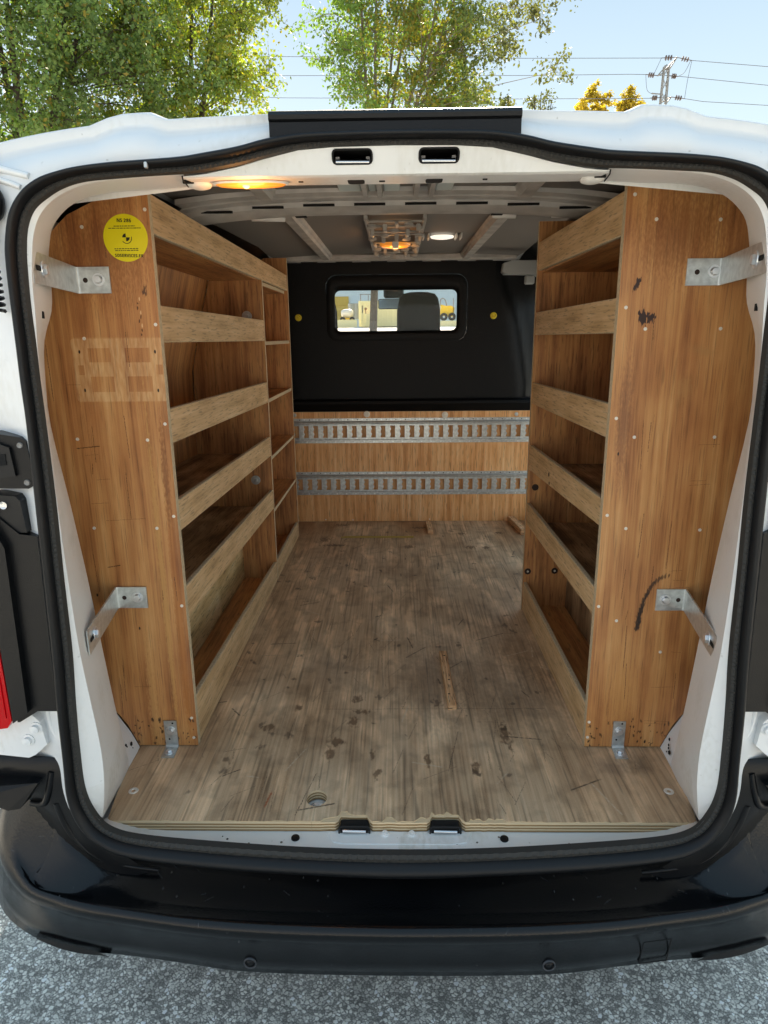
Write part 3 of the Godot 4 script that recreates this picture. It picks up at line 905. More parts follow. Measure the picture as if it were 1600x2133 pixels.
func build_header(van: Node3D) -> void:
	var b := MB.new()
	var si := p2(SEAL_IN)
	var arch := func(x: float) -> float:
		var a := absf(x)
		for k in 8:
			if a <= si[k + 1].x: return lerpf(si[k].y, si[k + 1].y, (a - si[k].x) / (si[k + 1].x - si[k].x))
		return si[8].y
	var xs := [-0.338, -0.32, -0.30, -0.275, -0.25, -0.23, -0.21, -0.18, -0.15, -0.12, -0.0965, -0.09, -0.0665, -0.043, -0.0365, -0.015, 0.0, 0.018, 0.0385, 0.045, 0.0685, 0.092, 0.0985, 0.12, 0.15, 0.18, 0.21, 0.23, 0.25, 0.275, 0.30, 0.32, 0.338]
	var face := func(x: float, y: float) -> Vector3:   # a point on the sloping white face
		return V(x, y, lerpf(0.020, 0.044, clampf((y - 1.812) / 0.036, 0, 1)))
	for i in xs.size() - 1:
		var a: float = xs[i]; var c: float = xs[i + 1]
		var ya: float = arch.call(a); var yc: float = arch.call(c)
		var fy := 1.813
		var mid := (a + c) / 2
		var hole: bool = (mid > -0.0965 and mid < -0.0365) or (mid > 0.0385 and mid < 0.0985)
		if hole:
			var lo := 1.8265; var hi := 1.8435
			b.quad(face.call(a, fy), face.call(c, fy), face.call(c, lo), face.call(a, lo))
			b.quad(face.call(a, hi), face.call(c, hi), face.call(c, yc), face.call(a, ya))
		else:
			b.quad(face.call(a, fy), face.call(c, fy), face.call(c, yc), face.call(a, ya))
		# rounded fold, underside, and the upstand to the ceiling
		b.quad(V(a, 1.8115, 0.012), V(c, 1.8115, 0.012), V(c, fy, 0.020), V(a, fy, 0.020))
		b.quad(V(a, 1.823, -0.10), V(c, 1.823, -0.10), V(c, 1.8115, 0.012), V(a, 1.8115, 0.012))
		b.quad(V(a, 1.912, -0.115), V(c, 1.912, -0.115), V(c, 1.823, -0.10), V(a, 1.823, -0.10))
	var hd := put("header", b, M.inner_paint, van)
	for s in [-1.0, 1.0]:
		b = MB.new()
		b.tube(p3([s * 0.339, 1.814, 0.022, s * 0.342, 1.8112, 0.010, s * 0.3655, 1.8226, -0.0995]), 0.0011, 0.0011, 5)
		put("joint", b, M.void_black, hd)
		b = MB.new(); b.quad(V(s * 0.336, 1.912, -0.116), V(s * 0.60, 1.885, -0.118), V(s * 0.60, 1.80, -0.118), V(s * 0.336, 1.822, -0.102))
		put("upstand", b, M.inner_paint, hd)
	for x in [-0.0665, 0.0685]:
		b = MB.new()   # the open-fronted pocket
		b.box(V(x - 0.034, 1.8235, -0.035), V(x + 0.034, 1.824, 0.022)); b.box(V(x - 0.034, 1.849, -0.035), V(x + 0.034, 1.8495, 0.03))
		b.box(V(x - 0.0345, 1.8215, -0.035), V(x - 0.034, 1.849, 0.020)); b.box(V(x + 0.034, 1.8215, -0.035), V(x + 0.0345, 1.849, 0.020))
		b.box(V(x - 0.034, 1.8215, -0.036), V(x + 0.034, 1.849, -0.035))
		var l := put("latch", b, M.void_black, hd)
		b = MB.new(); b.tube(p3([x - 0.026, 1.829, 0.028, x + 0.026, 1.829, 0.028]), 0.0042, 0.0042, 10)
		put("latch_bar", b, M.chrome, l)
		b = MB.new()
		b.box(V(x - 0.027, 1.829, 0.0), V(x - 0.021, 1.838, 0.024)); b.box(V(x + 0.021, 1.829, 0.0), V(x + 0.027, 1.838, 0.024)); b.box(V(x - 0.017, 1.831, 0.004), V(x + 0.017, 1.834, 0.014))
		put("latch_cheek", b, M.steel, l)
		b = MB.new()
		var ring := PackedVector3Array()
		for q in round_rect(x - 0.0305, 1.8262, x + 0.0305, 1.8438, 0.006): ring.append(face.call(q.x, q.y) + V(0, 0, 0.001))
		b.tube(ring, 0.0016, 0.0016, 6, true)
		put("latch_rim", b, M.void_black, l)
	for q in [[-0.0655, -0.046, 0.014, 0.018], [0.0655, -0.046, 0.014, 0.018], [-0.022, -0.047, 0.005, 0.003], [-0.158, -0.040, 0.004, 0.003], [0.150, -0.040, 0.004, 0.003], [-0.345, -0.030, 0.009, 0.004], [0.338, -0.030, 0.009, 0.004]]:
		b = MB.new()
		var y: float = 1.8115 + (0.012 - q[1]) * 0.1027
		var rr := round_rect(q[0] - q[2], q[1] - q[3], q[0] + q[2], q[1] + q[3], minf(q[2], q[3]) * 0.6)
		b.slab(rr, 1, y - 0.0016, y + 0.004)
		put("access_hole", b, M.void_black, hd)
	for x in [-0.332, 0.331]:
		b = MB.new(); b.lathe([Vector2(0.020, 0.0), Vector2(0.019, 0.003), Vector2(0.012, 0.006), Vector2(0.0, 0.0065)], V(x, 1.8165, -0.052), V(0, -1, 0.1), 20, true)
		put("roof_button", b, M.white_plastic, hd)
	# the lit courtesy lamp in the underside
	var lamp := MB.new()
	var rows := []
	for q in [[1.08, 0.0], [1.08, -0.002], [1.0, -0.003], [0.9, -0.0055], [0.55, -0.007], [0.0, -0.0075]]:
		var ring := PackedVector3Array()
		for k in 28:
			var a := TAU * k / 28
			var cx := signf(cos(a)) * pow(absf(cos(a)), 0.7)
			ring.append(V(-0.242 + cx * 0.059 * q[0], 1.8155 + q[1] + 0.0 , -0.040 + sin(a) * 0.034 * q[0]) + V(0, (0.040 - sin(a) * 0.034 * q[0] - 0.04) * 0.10, 0))
		rows.append(ring)
	lamp.smooth = 1; lamp.loft([rows[2], rows[3], rows[4], rows[5]], true)
	var lens := put("courtesy_lamp", lamp, M.amber, hd)
	b = MB.new(); b.smooth = 1; b.loft([rows[0], rows[1], rows[2]], true)
	put("lamp_rim", b, M.white_plastic, lens)
	b = MB.new(); b.lathe([Vector2(0.0, -0.004), Vector2(0.004, -0.003), Vector2(0.006, 0.0), Vector2(0.004, 0.002), Vector2(0, 0.003)], V(-0.246, 1.806, -0.018), V(0, -1, 0.4), 12, true)
	put("bulb", b, M.bulb, lens)
	var li := OmniLight3D.new(); li.name = "courtesy_light"
	li.light_color = C("ffb060"); li.light_energy = 0.004; li.light_size = 0.03; li.omni_range = 6.0; li.omni_attenuation = 2.0; li.shadow_enabled = true
	li.position = V(-0.242, 1.775, -0.030)
	van.add_child(li)

func build_ceiling(van: Node3D) -> void:
	var b := MB.new()
	b.smooth = 1
	b.loft([p3([-0.60, 1.885, -0.115, -0.3, 1.915, -0.115, 0, 1.925, -0.115, 0.3, 1.915, -0.115, 0.60, 1.885, -0.115]), p3([-0.60, 1.925, -0.5, -0.3, 1.944, -0.5, 0, 1.948, -0.5, 0.3, 1.944, -0.5, 0.60, 1.925, -0.5]), p3([-0.60, 1.930, -2.34, -0.3, 1.944, -2.34, 0, 1.948, -2.34, 0.3, 1.944, -2.34, 0.60, 1.930, -2.34])], false, true)
	var ceil := put("ceiling_panel", b, M.deadening, van)
	# cross beam, a pressed section with slots
	b = MB.new(); b.smooth = -1
	var pr := [[1.950, -0.745], [1.937, -0.747], [1.932, -0.772], [1.9285, -0.777], [1.924, -0.800], [1.912, -0.806], [1.907, -0.822], [1.903, -0.842], [1.901, -0.862], [1.902, -0.884], [1.909, -0.902], [1.950, -0.908]]
	var rows := []
	for q in pr:
		var r := PackedVector3Array()
		for k in 25:
			var x := -0.585 + 1.17 * k / 24.0
			r.append(V(x, q[0] - 0.03 * pow(absf(x) / 0.58, 3.0) , q[1] + 0.02 * pow(absf(x) / 0.58, 2.0)))
		rows.append(r)
	for i in rows.size() - 1:
		b.smooth = 10 + i
		b.loft([rows[i], rows[i + 1]])
	var beam := put("roof_beam", b, M.beam, van)
	for k in 8:
		var x := -0.49 + k * 0.14
		b = MB.new(); b.box(V(x - 0.043, 1.9125 - 0.03 * pow(absf(x) / 0.58, 3.0), -0.8060 + 0.02 * pow(absf(x) / 0.58, 2.0)), V(x + 0.043, 1.9185 - 0.03 * pow(absf(x) / 0.58, 3.0), -0.7995 + 0.02 * pow(absf(x) / 0.58, 2.0)))
		put("beam_slot", b, M.void_black, beam)
	for x in [-0.27, 0.29]:
		b = MB.new(); b.box(V(x - 0.016, 1.896, -0.888), V(x + 0.016, 1.9005, -0.868)); put("beam_slot", b, M.void_black, beam)
	for q in [[-0.42, 0.10], [0.28, 0.07], [0.45, 0.06]]:
		b = MB.new(); b.lathe([Vector2(0.0, 0), Vector2(0.008, 0.002), Vector2(0.008, q[1] - 0.002), Vector2(0.0, q[1])], V(q[0], 1.899, -0.905), V(1, -0.02, 0), 10, true); put("grommet_strip", b, M.white_plastic, beam)
	# ribs that run along the roof
	for q in [[-0.345, -0.52, -0.748], [0.345, -0.52, -0.748], [-0.332, -0.907, -2.2], [0.338, -0.907, -2.2]]:
		b = MB.new()
		b.xf = Transform3D(Basis(), V(q[0], 0, 0))
		b.slab(p2([-0.030, 1.946, -0.026, 1.932, -0.020, 1.928, -0.016, 1.918, 0.016, 1.918, 0.020, 1.928, 0.026, 1.932, 0.030, 1.946]), 2, q[2], q[1])
		put("roof_rib", b, M.beam, van)
	for x in [-0.078, -0.040, 0.055, 0.094]:
		b = MB.new(); b.slab(p2([x - 0.009, 1.947, x - 0.006, 1.920, x + 0.006, 1.920, x + 0.009, 1.947]), 2, -0.748, -0.52)
		put("roof_rib", b, M.beam, van)
	for q in [[-0.148, -0.088], [-0.069, -0.049], [-0.030, 0.012], [0.104, 0.150]]:
		boxed("foam_pad", V(q[0], 1.934, -0.732), V(q[1], 1.946, -0.58), M.pad, van, 0.003)
	# front cross member and the rail below it
	boxed("front_beam", V(-0.58, 1.915, -2.28), V(0.58, 1.945, -2.20), M.beam, van, 0.006)
	for k in 6: boxed("beam_slot", V(-0.46 + k * 0.17, 1.912, -2.25), V(-0.38 + k * 0.17, 1.9148, -2.235), M.void_black, van, 0.0)
	# wiring tray with clips round the second lamp
	b = MB.new()
	for x in [-0.095, 0.095]: b.box(V(x - 0.006, 1.922, -2.0), V(x + 0.006, 1.940, -1.10), 0.002)
	var tray := put("wiring_tray", b, M.tray, van)
	var rng := RandomNumberGenerator.new(); rng.seed = 5
	for k in 9:
		var z := -1.13 - k * 0.10
		if k == 4: continue
		var y := 1.918 + rng.randf_range(-0.004, 0.004)
		b = MB.new(); b.box(V(-0.088, y, z - 0.008), V(0.088, y + 0.006, z + 0.008), 0.002); put("tray_bridge", b, M.tray, tray)
		for j in 5:
			var x := -0.08 + j * 0.04 + rng.randf_range(-0.006, 0.006)
			b = MB.new()
			if (j + k) % 3 == 0: b.lathe([Vector2(0.0, 0), Vector2(0.016, 0.003), Vector2(0.016, 0.010), Vector2(0.0, 0.012)], V(x, y - 0.004, z + rng.randf_range(-0.02, 0.02)), V(0, -1, 0.15), 10)
			elif (j + k) % 3 == 1: b.box(V(x - 0.007, y - 0.024, z - 0.022), V(x + 0.007, y - 0.001, z - 0.014), 0.002)
			else: b.box(V(x - 0.006, y - 0.012, z - 0.04), V(x + 0.006, y - 0.001, z + 0.035), 0.003)
			put("clip", b, M.tray, tray)
	b = MB.new()
	var lr := []
	for q in [[1.0, 0.0], [0.98, -0.008], [0.8, -0.014], [0.4, -0.017], [0.0, -0.018]]:
		var ring := PackedVector3Array()
		for k in 24:
			var a := TAU * k / 24
			ring.append(V(-0.001 + cos(a) * 0.060 * q[0], 1.909 + q[1], -1.56 + sin(a) * 0.05 * q[0]))
		lr.append(ring)
	b.smooth = 1; b.loft(lr, true)
	var l2 := put("dome_lamp", b, M.amber, van)
	boxed("lamp_clip", V(-0.012, 1.885, -1.53), V(0.012, 1.910, -1.502), M.white_plastic, l2, 0.003)
	b = MB.new(); b.lathe([Vector2(0.046, 0.0), Vector2(0.044, 0.006), Vector2(0.03, 0.009), Vector2(0, 0.010)], V(0.182, 1.938, -1.60), V(0, -1, 0), 24, true)
	var l3 := put("round_lamp", b, M.lit_white, van)
	for x in [0.105, 0.126, 0.232, 0.25]: boxed("wire_clip", V(x, 1.926, -1.63), V(x + 0.006, 1.944, -1.55), M.white_plastic, van, 0.001)
	var li := OmniLight3D.new(); li.name = "dome_light"
	li.light_color = C("ffb060"); li.light_energy = 0.004; li.light_size = 0.03; li.omni_range = 6.0; li.omni_attenuation = 2.0; li.shadow_enabled = true
	li.position = V(0.0, 1.862, -1.555)
	van.add_child(li)
	# grey arm of the sliding door rail, up beside the right rack
	b = MB.new()
	b.slab(p2([0.478, 1.838, 0.490, 1.828, 0.80, 1.818, 0.80, 1.884, 0.52, 1.884, 0.484, 1.874]), 2, -2.03, -1.97)
	put("door_rail_arm", b, M.grey_part, van)
	boxed("rail_foot", V(0.585, 1.785, -2.02), V(0.625, 1.822, -1.98), M.grey_part, van, 0.004)

func build_partition(van: Node3D) -> void:
	# moulded black bulkhead: flat in the middle, a swept corner on the right, a ledge above the plywood, a window
	var c := Vector2(0.003, 1.695)
	var inner := round_rect(-0.310, 1.590, 0.311, 1.789, 0.028, 8)
	var lip := round_rect(-0.336, 1.556, 0.345, 1.848, 0.045, 8)
	var lip2 := round_rect(-0.352, 1.540, 0.361, 1.862, 0.055, 8)
	var outer := round_rect(-0.40, 1.49, 0.41, 1.91, 0.0005, 8)
	var at := func(p: PackedVector2Array, z: float) -> PackedVector3Array:
		var r := PackedVector3Array()
		for q in p: r.append(V(q.x, q.y, z))
		return r
	var b := MB.new(); b.smooth = 1
	b.loft([at.call(outer, -2.34), at.call(lip2, -2.34)], true)
	# right sweep: columns from x = 0.50 outwards, bending away from the load space
	var cols := []
	for k in 13:
		var t := k / 12.0
		var col := PackedVector3Array()
		for j in 13:
			var y := lerpf(1.245, 1.97, j / 12.0)
			var bend := 0.5 + 0.13 * pow(clampf((1.80 - y) / 0.5, 0, 1), 0.6)
			var x := lerpf(0.50, 0.82, t)
			var over := maxf(0.0, x - bend)
			var z := -2.34 - 0.9 * over * smoothstep(0.0, 0.1, over) - 0.02 * smoothstep(1.75, 1.9, y) * t
			col.append(V(x, y, z))
		cols.append(col)
	b.smooth = 2
	b.loft(cols)
	b.smooth = -1
	for q in [[-0.85, 1.245, -0.40, 1.97], [-0.40, 1.245, 0.41, 1.49], [-0.40, 1.91, 0.41, 1.97], [0.41, 1.245, 0.50, 1.97]]:
		b.quad(V(q[0], q[1], -2.34), V(q[2], q[1], -2.34), V(q[2], q[3], -2.34), V(q[0], q[3], -2.34))
	# ledge
	b.slab(p2([-2.40, 1.10, -2.345, 1.10, -2.33, 1.18, -2.318, 1.20, -2.306, 1.222, -2.310, 1.236, -2.325, 1.246, -2.40, 1.246]), 0, -0.85, 0.85)
	b.box(V(-0.85, 0.5, -2.42), V(0.85, 1.10, -2.345))
	var part := put("bulkhead", b, M.bulkhead, van)
	b = MB.new(); b.smooth = 3
	b.loft([at.call(lip2, -2.341), at.call(lip, -2.337), at.call(round_rect(-0.324, 1.573, 0.328, 1.82, 0.036, 8), -2.338), at.call(inner, -2.341), at.call(inner, -2.37)], true)
	put("window_frame", b, M.bulkhead, part)
	b = MB.new(); b.slab(inner, 2, -2.356, -2.352)
	put("pane", b, M.pane, part)
	for x in [-0.497, 0.496]:
		b = MB.new(); b.lathe([Vector2(0.017, 0), Vector2(0.017, 0.004), Vector2(0.012, 0.007), Vector2(0.007, 0.005), Vector2(0.005, 0.009), Vector2(0, 0.009)], V(x, 1.659, -2.341), V(0, 0, 1), 18)
		put("yellow_cap", b, M.yellow, part)

func build_outside_trim(van: Node3D) -> void:
	for s in [-1.0, 1.0]:
		var X := func(a: Array) -> PackedVector2Array:
			var r := PackedVector2Array()
			for i in range(0, a.size(), 2): r.append(Vector2(a[i] * s, a[i + 1]))
			return r
		# black corner trim
		var b := MB.new()
		b.slab(X.call([0.652, 0.876, 0.690, 0.876, 0.728, 0.852, 0.733, 0.852, 0.733, 1.284, 0.72, 1.276, 0.672, 1.230, 0.640, 1.226]), 2, 0.005, 0.056)
		var trim := put("corner_trim", b, M.black, van)
		b = MB.new()
		b.slab(X.call([0.702, 0.880, 0.733, 0.858, 0.733, 1.284, 0.72, 1.268, 0.700, 1.222, 0.694, 1.208]), 2, 0.056, 0.070)
		put("trim_ridge", b, M.black, trim)
		b = MB.new()
		b.slab(X.call([0.735, 0.862, 0.745, 0.848, 0.80, 0.84, 0.90, 0.85, 0.92, 0.95, 0.91, 1.28, 0.75, 1.28, 0.737, 1.2]), 2, -0.02, 0.070)
		var lamp := put("tail_lamp", b, M.lens_red, van)
		for k in 3:
			b = MB.new(); b.slab(X.call([0.743 + k * 0.018, 0.87, 0.745 + k * 0.018, 0.87, 0.745 + k * 0.018, 1.26, 0.743 + k * 0.018, 1.26]), 2, 0.070, 0.0725)
			put("lens_line", b, M.lens_red, lamp)
		# latch socket plate and the small bump stop below it
		b = MB.new()
		var plate := X.call([0.635, 1.318, 0.641, 1.395, 0.652, 1.402, 0.70, 1.410, 0.75, 1.408, 0.752, 1.312, 0.648, 1.311])
		b.slab(plate, 2, 0.012, 0.046)
		var sock := put("latch_socket", b, M.black, van)
		b = MB.new(); b.slab(X.call([0.664, 1.335, 0.70, 1.33, 0.74, 1.33, 0.74, 1.395, 0.70, 1.398, 0.668, 1.385]), 2, 0.046, 0.053); put("socket_boss", b, M.rubber, sock)
		b = MB.new(); b.slab(X.call([0.676, 1.355, 0.70, 1.352, 0.70, 1.372, 0.676, 1.374]), 2, 0.053, 0.0545); put("socket_hole", b, M.void_black, sock)
		for q in [[0.652, 1.388], [0.649, 1.322]]:
			b = MB.new(); b.lathe([Vector2(0.0055, 0), Vector2(0.0045, 0.003), Vector2(0.002, 0.0018), Vector2(0, 0.0018)], V(s * q[0], q[1], 0.046), V(0, 0, 1), 10); put("screw", b, M.steel, sock)
		b = MB.new(); b.slab(X.call([0.660, 1.232, 0.664, 1.29, 0.672, 1.299, 0.72, 1.302, 0.72, 1.232]), 2, 0.010, 0.052); var stop := put("bump_stop", b, M.rubber, van)
		b = MB.new(); b.lathe([Vector2(0.008, 0), Vector2(0.007, 0.004), Vector2(0.003, 0.003), Vector2(0, 0.003)], V(s * 0.693, 1.283, 0.052), V(0, 0, 1), 12); put("screw", b, M.chrome, stop)
		# lower hinge leaf with its two bolts, pressed recess in the body beside it
		b = MB.new(); b.slab(X.call([0.690, 0.795, 0.697, 0.845, 0.712, 0.862, 0.74, 0.868, 0.84, 0.86, 0.84, 0.778, 0.73, 0.765, 0.715, 0.772]), 2, 0.02, 0.044)
		var hinge := put("hinge_leaf", b, M.paint, van)
		for q in [[0.706, 0.832], [0.725, 0.805]]:
			b = MB.new(); b.lathe([Vector2(0.013, 0), Vector2(0.013, 0.002), Vector2(0.0085, 0.003), Vector2(0.008, 0.009), Vector2(0, 0.010)], V(s * q[0], q[1], 0.044), V(0, 0, 1), 14); put("bolt", b, M.paint, hinge)
		b = MB.new(); b.tube(curve(p3([s * 0.683, 0.875, 0.034, s * 0.681, 0.835, 0.034, s * 0.672, 0.812, 0.036, s * 0.656, 0.805, 0.038]), 5), 0.006, 0.006, 8); put("pressed_bead", b, M.paint, van)
		# sealed roof joint by the upper corner
		b = MB.new()
		b.tube(curve(p3([s * 0.68, 1.838, 0.030, s * 0.645, 1.832, 0.034, s * 0.61, 1.822, 0.038, s * 0.575, 1.813, 0.042]), 5), 0.007, 0.005, 8)
		b.tube(curve(p3([s * 0.69, 1.820, 0.034, s * 0.65, 1.815, 0.038, s * 0.615, 1.806, 0.042, s * 0.59, 1.797, 0.044]), 5), 0.006, 0.004, 8)
		put("joint_sealer", b, M.paint, van)
		# door check: a black hooked arm and a spring, out by the edge of the opening
		b = MB.new()
		b.tube(curve(p3([s * 0.75, 1.80, 0.05, s * 0.70, 1.812, 0.05, s * 0.650, 1.802, 0.05, s * 0.628, 1.782, 0.05, s * 0.632, 1.758, 0.05, s * 0.648, 1.750, 0.05, s * 0.652, 1.71, 0.05]), 6), 0.0125, 0.010, 10)
		var chk := put("door_check", b, M.black, van)
		var sp := PackedVector3Array()
		for k in 160:
			var a := TAU * k / 16.0
			sp.append(V(s * 0.652 + cos(a) * 0.010, 1.712 - 0.0064 * k / 16.0 * 1.6, 0.05 + sin(a) * 0.010))
		b = MB.new(); b.tube(sp, 0.0032, 0.0032, 5); put("spring", b, M.black, chk)

func build_bumper(van: Node3D) -> void:
	# stations from the middle outwards: body line, lip, foot of the face
	var A := p3([0, 0.474, 0.045, 0.15, 0.474, 0.045, 0.31, 0.476, 0.045, 0.44, 0.478, 0.042, 0.53, 0.484, 0.04, 0.60, 0.50, 0.036, 0.645, 0.53, 0.03, 0.675, 0.565, 0.024, 0.69, 0.59, 0.016, 0.712, 0.625, 0.006, 0.735, 0.655, 0.0])
	var K := p3([0, 0.483, 0.163, 0.15, 0.484, 0.161, 0.302, 0.484, 0.154, 0.43, 0.483, 0.141, 0.54, 0.483, 0.124, 0.61, 0.484, 0.112, 0.675, 0.487, 0.098, 0.745, 0.490, 0.074, 0.802, 0.535, 0.035, 0.798, 0.590, 0.012, 0.770, 0.640, 0.0])
	var O := p3([0, 0.470, 0.176, 0.15, 0.470, 0.174, 0.302, 0.470, 0.167, 0.43, 0.470, 0.154, 0.54, 0.470, 0.137, 0.62, 0.472, 0.124, 0.69, 0.475, 0.106, 0.775, 0.480, 0.072, 0.848, 0.525, 0.015, 0.87, 0.60, -0.05, 0.88, 0.68, -0.10])
	var E := p3([0, 0.362, 0.165, 0.15, 0.362, 0.164, 0.31, 0.362, 0.158, 0.42, 0.361, 0.142, 0.54, 0.359, 0.124, 0.62, 0.356, 0.114, 0.69, 0.353, 0.100, 0.785, 0.350, 0.064, 0.87, 0.37, 0.01, 0.93, 0.40, -0.10, 0.955, 0.42, -0.30])
	var rows := []
	var n := A.size()
	var mk := func(f: Callable) -> PackedVector3Array:
		var half := PackedVector3Array()
		for i in n: half.append(f.call(i))
		half = curve(half, 4)
		var full := PackedVector3Array()
		for i in range(half.size() - 1, 0, -1): full.append(V(-half[i].x, half[i].y, half[i].z))
		full.append_array(half)
		return full
	rows.append(mk.call(func(i): return A[i] + V(0, 0.0, -0.04)))
	rows.append(mk.call(func(i): return A[i]))
	# crease between the tray and the wall of the horn
	var Cr := PackedVector3Array()
	var wall := p3([0.742, 0.478, 0.074, 0.748, 0.494, 0.060, 0.724, 0.512, 0.048, 0.690, 0.536, 0.032])
	for i in n:
		var p := A[i].lerp(K[i], 0.62) - V(0, 0.010, 0)
		if i >= 7: p = wall[i - 7]
		elif i == 6: p = V(0.668, 0.474, 0.088)
		Cr.append(p)
	for t in [0.3, 0.6, 0.86]: rows.append(mk.call(func(i): return A[i].lerp(Cr[i], t) - V(0, 0.004 * sin(t * PI), 0)))
	rows.append(mk.call(func(i): return Cr[i] + (A[i] - Cr[i]).normalized() * 0.006 * smoothstep(0.5, 0.7, K[i].x)))
	rows.append(mk.call(func(i): return Cr[i].lerp(K[i], 0.12)))
	for t in [0.5, 0.85]: rows.append(mk.call(func(i): return Cr[i].lerp(K[i], t)))
	rows.append(mk.call(func(i): return K[i]))
	rows.append(mk.call(func(i): return K[i].lerp(O[i], 0.55) + V(0, 0.006, 0.0)))
	rows.append(mk.call(func(i): return O[i]))
	rows.append(mk.call(func(i): return O[i].lerp(E[i], 0.16) + V(0, 0, 0.0)))
	rows.append(mk.call(func(i): return O[i].lerp(E[i], 0.2) - V(0, 0, 0.003)))
	rows.append(mk.call(func(i): return O[i].lerp(E[i], 0.6) + V(0, 0, 0.003)))
	rows.append(mk.call(func(i): return E[i] + V(0, 0.008, 0.002)))
	rows.append(mk.call(func(i): return E[i] - V(0, 0.0, 0.010)))
	rows.append(mk.call(func(i): return E[i] - V(0, -0.02, 0.09)))
	var b := MB.new(); b.smooth = 1; b.loft(rows)
	var bump := put("rear_bumper", b, M.bumper, van)
	for x in [-0.287, 0.287]:
		var at := V(x, 0.398, 0.1655)
		b = MB.new(); b.lathe([Vector2(0.0125, 0.0), Vector2(0.0125, 0.003), Vector2(0.0105, 0.0035), Vector2(0.0098, 0.002)], at, V(x * 0.15, 0, 1), 24, true); var se := put("parking_sensor", b, M.grey_ring, bump)
		b = MB.new(); b.lathe([Vector2(0.0098, 0.0), Vector2(0.0098, 0.0022), Vector2(0.0, 0.0028)], at, V(x * 0.15, 0, 1), 24, true); put("sensor_face", b, M.black, se)
	# tow-eye cover: a square cap with a shut line round it
	var q := [V(0.470, 0.372, 0.1385), V(0.526, 0.372, 0.1308), V(0.526, 0.4355, 0.141), V(0.470, 0.4355, 0.1493)]
	for k in 4:
		b = MB.new(); b.tube(PackedVector3Array([q[k], q[(k + 1) % 4]]), 0.0012, 0.0012, 5); put("shut_line", b, M.void_black, bump)
	for s in [-1.0, 1.0]:
		b = MB.new(); b.smooth = 1
		var r0 := PackedVector3Array(); var r1 := PackedVector3Array()
		for k in 11:
			var t := k / 10.0
			var x := lerpf(0.585, 0.76, t)
			var z := lerpf(0.122, 0.082, t) + 0.010 * sin(t * PI)
			r0.append(V(s * x, 0.362 + 0.020 * pow(sin(t * PI), 0.6), z + 0.003)); r1.append(V(s * x, 0.356, z - 0.004))
		b.loft([r0, r1])
		put("reflector_recess", b, M.void_black, bump)
		# the flat pad on the bumper horn, and the horn behind it
		b = MB.new()
		var pts := [V(0.708, 0.722, 0.012), V(0.73, 0.724, 0.016), V(0.83, 0.716, 0.02), V(0.83, 0.700, 0.03), V(0.765, 0.672, 0.03), V(0.742, 0.674, 0.026)]
		var top := PackedVector3Array(); var bot := PackedVector3Array()
		for p in pts:
			top.append(V(p.x * s, p.y, p.z + 0.052)); bot.append(V(p.x * s, p.y - 0.005, p.z - 0.01))
		b.loft([bot, top], true)
		for k in range(1, 5): b.tri(top[0], top[k], top[k + 1])
		put("horn_pad", b, M.black, bump)
		b = MB.new(); b.smooth = 1
		var h0 := p3([0.50, 0.450, 0.030, 0.535, 0.500, 0.038, 0.57, 0.535, 0.042, 0.625, 0.590, 0.045, 0.638, 0.64, 0.046, 0.640, 0.70, 0.046, 0.640, 0.757, 0.042, 0.90, 0.757, 0.01])
		var h1 := p3([0.50, 0.448, 0.034, 0.545, 0.485, 0.044, 0.59, 0.510, 0.048, 0.655, 0.560, 0.046, 0.685, 0.615, 0.044, 0.70, 0.675, 0.047, 0.705, 0.740, 0.046, 0.90, 0.740, 0.03])
		var h2 := p3([0.50, 0.446, 0.030, 0.55, 0.468, 0.040, 0.612, 0.486, 0.042, 0.672, 0.545, 0.034, 0.715, 0.610, 0.028, 0.750, 0.662, 0.036, 0.83, 0.69, 0.034, 0.93, 0.70, -0.02])
		var h3 := p3([0.50, 0.442, 0.030, 0.55, 0.456, 0.040, 0.630, 0.466, 0.050, 0.71, 0.515, 0.030, 0.775, 0.585, -0.005, 0.79, 0.645, -0.010, 0.85, 0.68, 0.0, 0.94, 0.69, -0.06])
		if s < 0: h0 = flip_x(h0); h1 = flip_x(h1); h2 = flip_x(h2); h3 = flip_x(h3)
		b.loft([curve(h0, 4), curve(h1, 4), curve(h2, 4), curve(h3, 4)])
		put("bumper_horn", b, M.black, bump)
		b = MB.new(); b.tube(curve(p3([s * 0.745, 0.655, 0.036, s * 0.715, 0.660, 0.044, s * 0.700, 0.690, 0.046, s * 0.688, 0.735, 0.044]), 5), 0.007, 0.007, 8); put("horn_edge", b, M.black, bump)
		b = MB.new(); b.tube(curve(p3([s * 0.690, 0.66, 0.040, s * 0.680, 0.61, 0.040, s * 0.655, 0.560, 0.041, s * 0.60, 0.516, 0.042, s * 0.50, 0.492, 0.038]), 6), 0.009, 0.004, 8); put("seal_ledge", b, M.black, bump)
	# wheels
	for w in [[-0.82, -0.95], [0.82, -0.95], [-0.82, -3.9], [0.82, -3.9]]:
		b = MB.new(); b.lathe([Vector2(0.20, -0.09), Vector2(0.29, -0.105), Vector2(0.32, -0.08), Vector2(0.325, 0.0), Vector2(0.32, 0.08), Vector2(0.29, 0.105), Vector2(0.20, 0.09)], V(w[0], 0.325, w[1]), V(signf(w[0]), 0, 0), 28, true)
		var wh := put("wheel", b, M.tyre, van)
		b = MB.new(); b.lathe([Vector2(0.20, 0.085), Vector2(0.17, 0.05), Vector2(0.08, 0.06), Vector2(0.05, 0.08), Vector2(0, 0.082)], V(w[0], 0.325, w[1]), V(signf(w[0]), 0, 0), 24); put("rim", b, M.grey_part, wh)

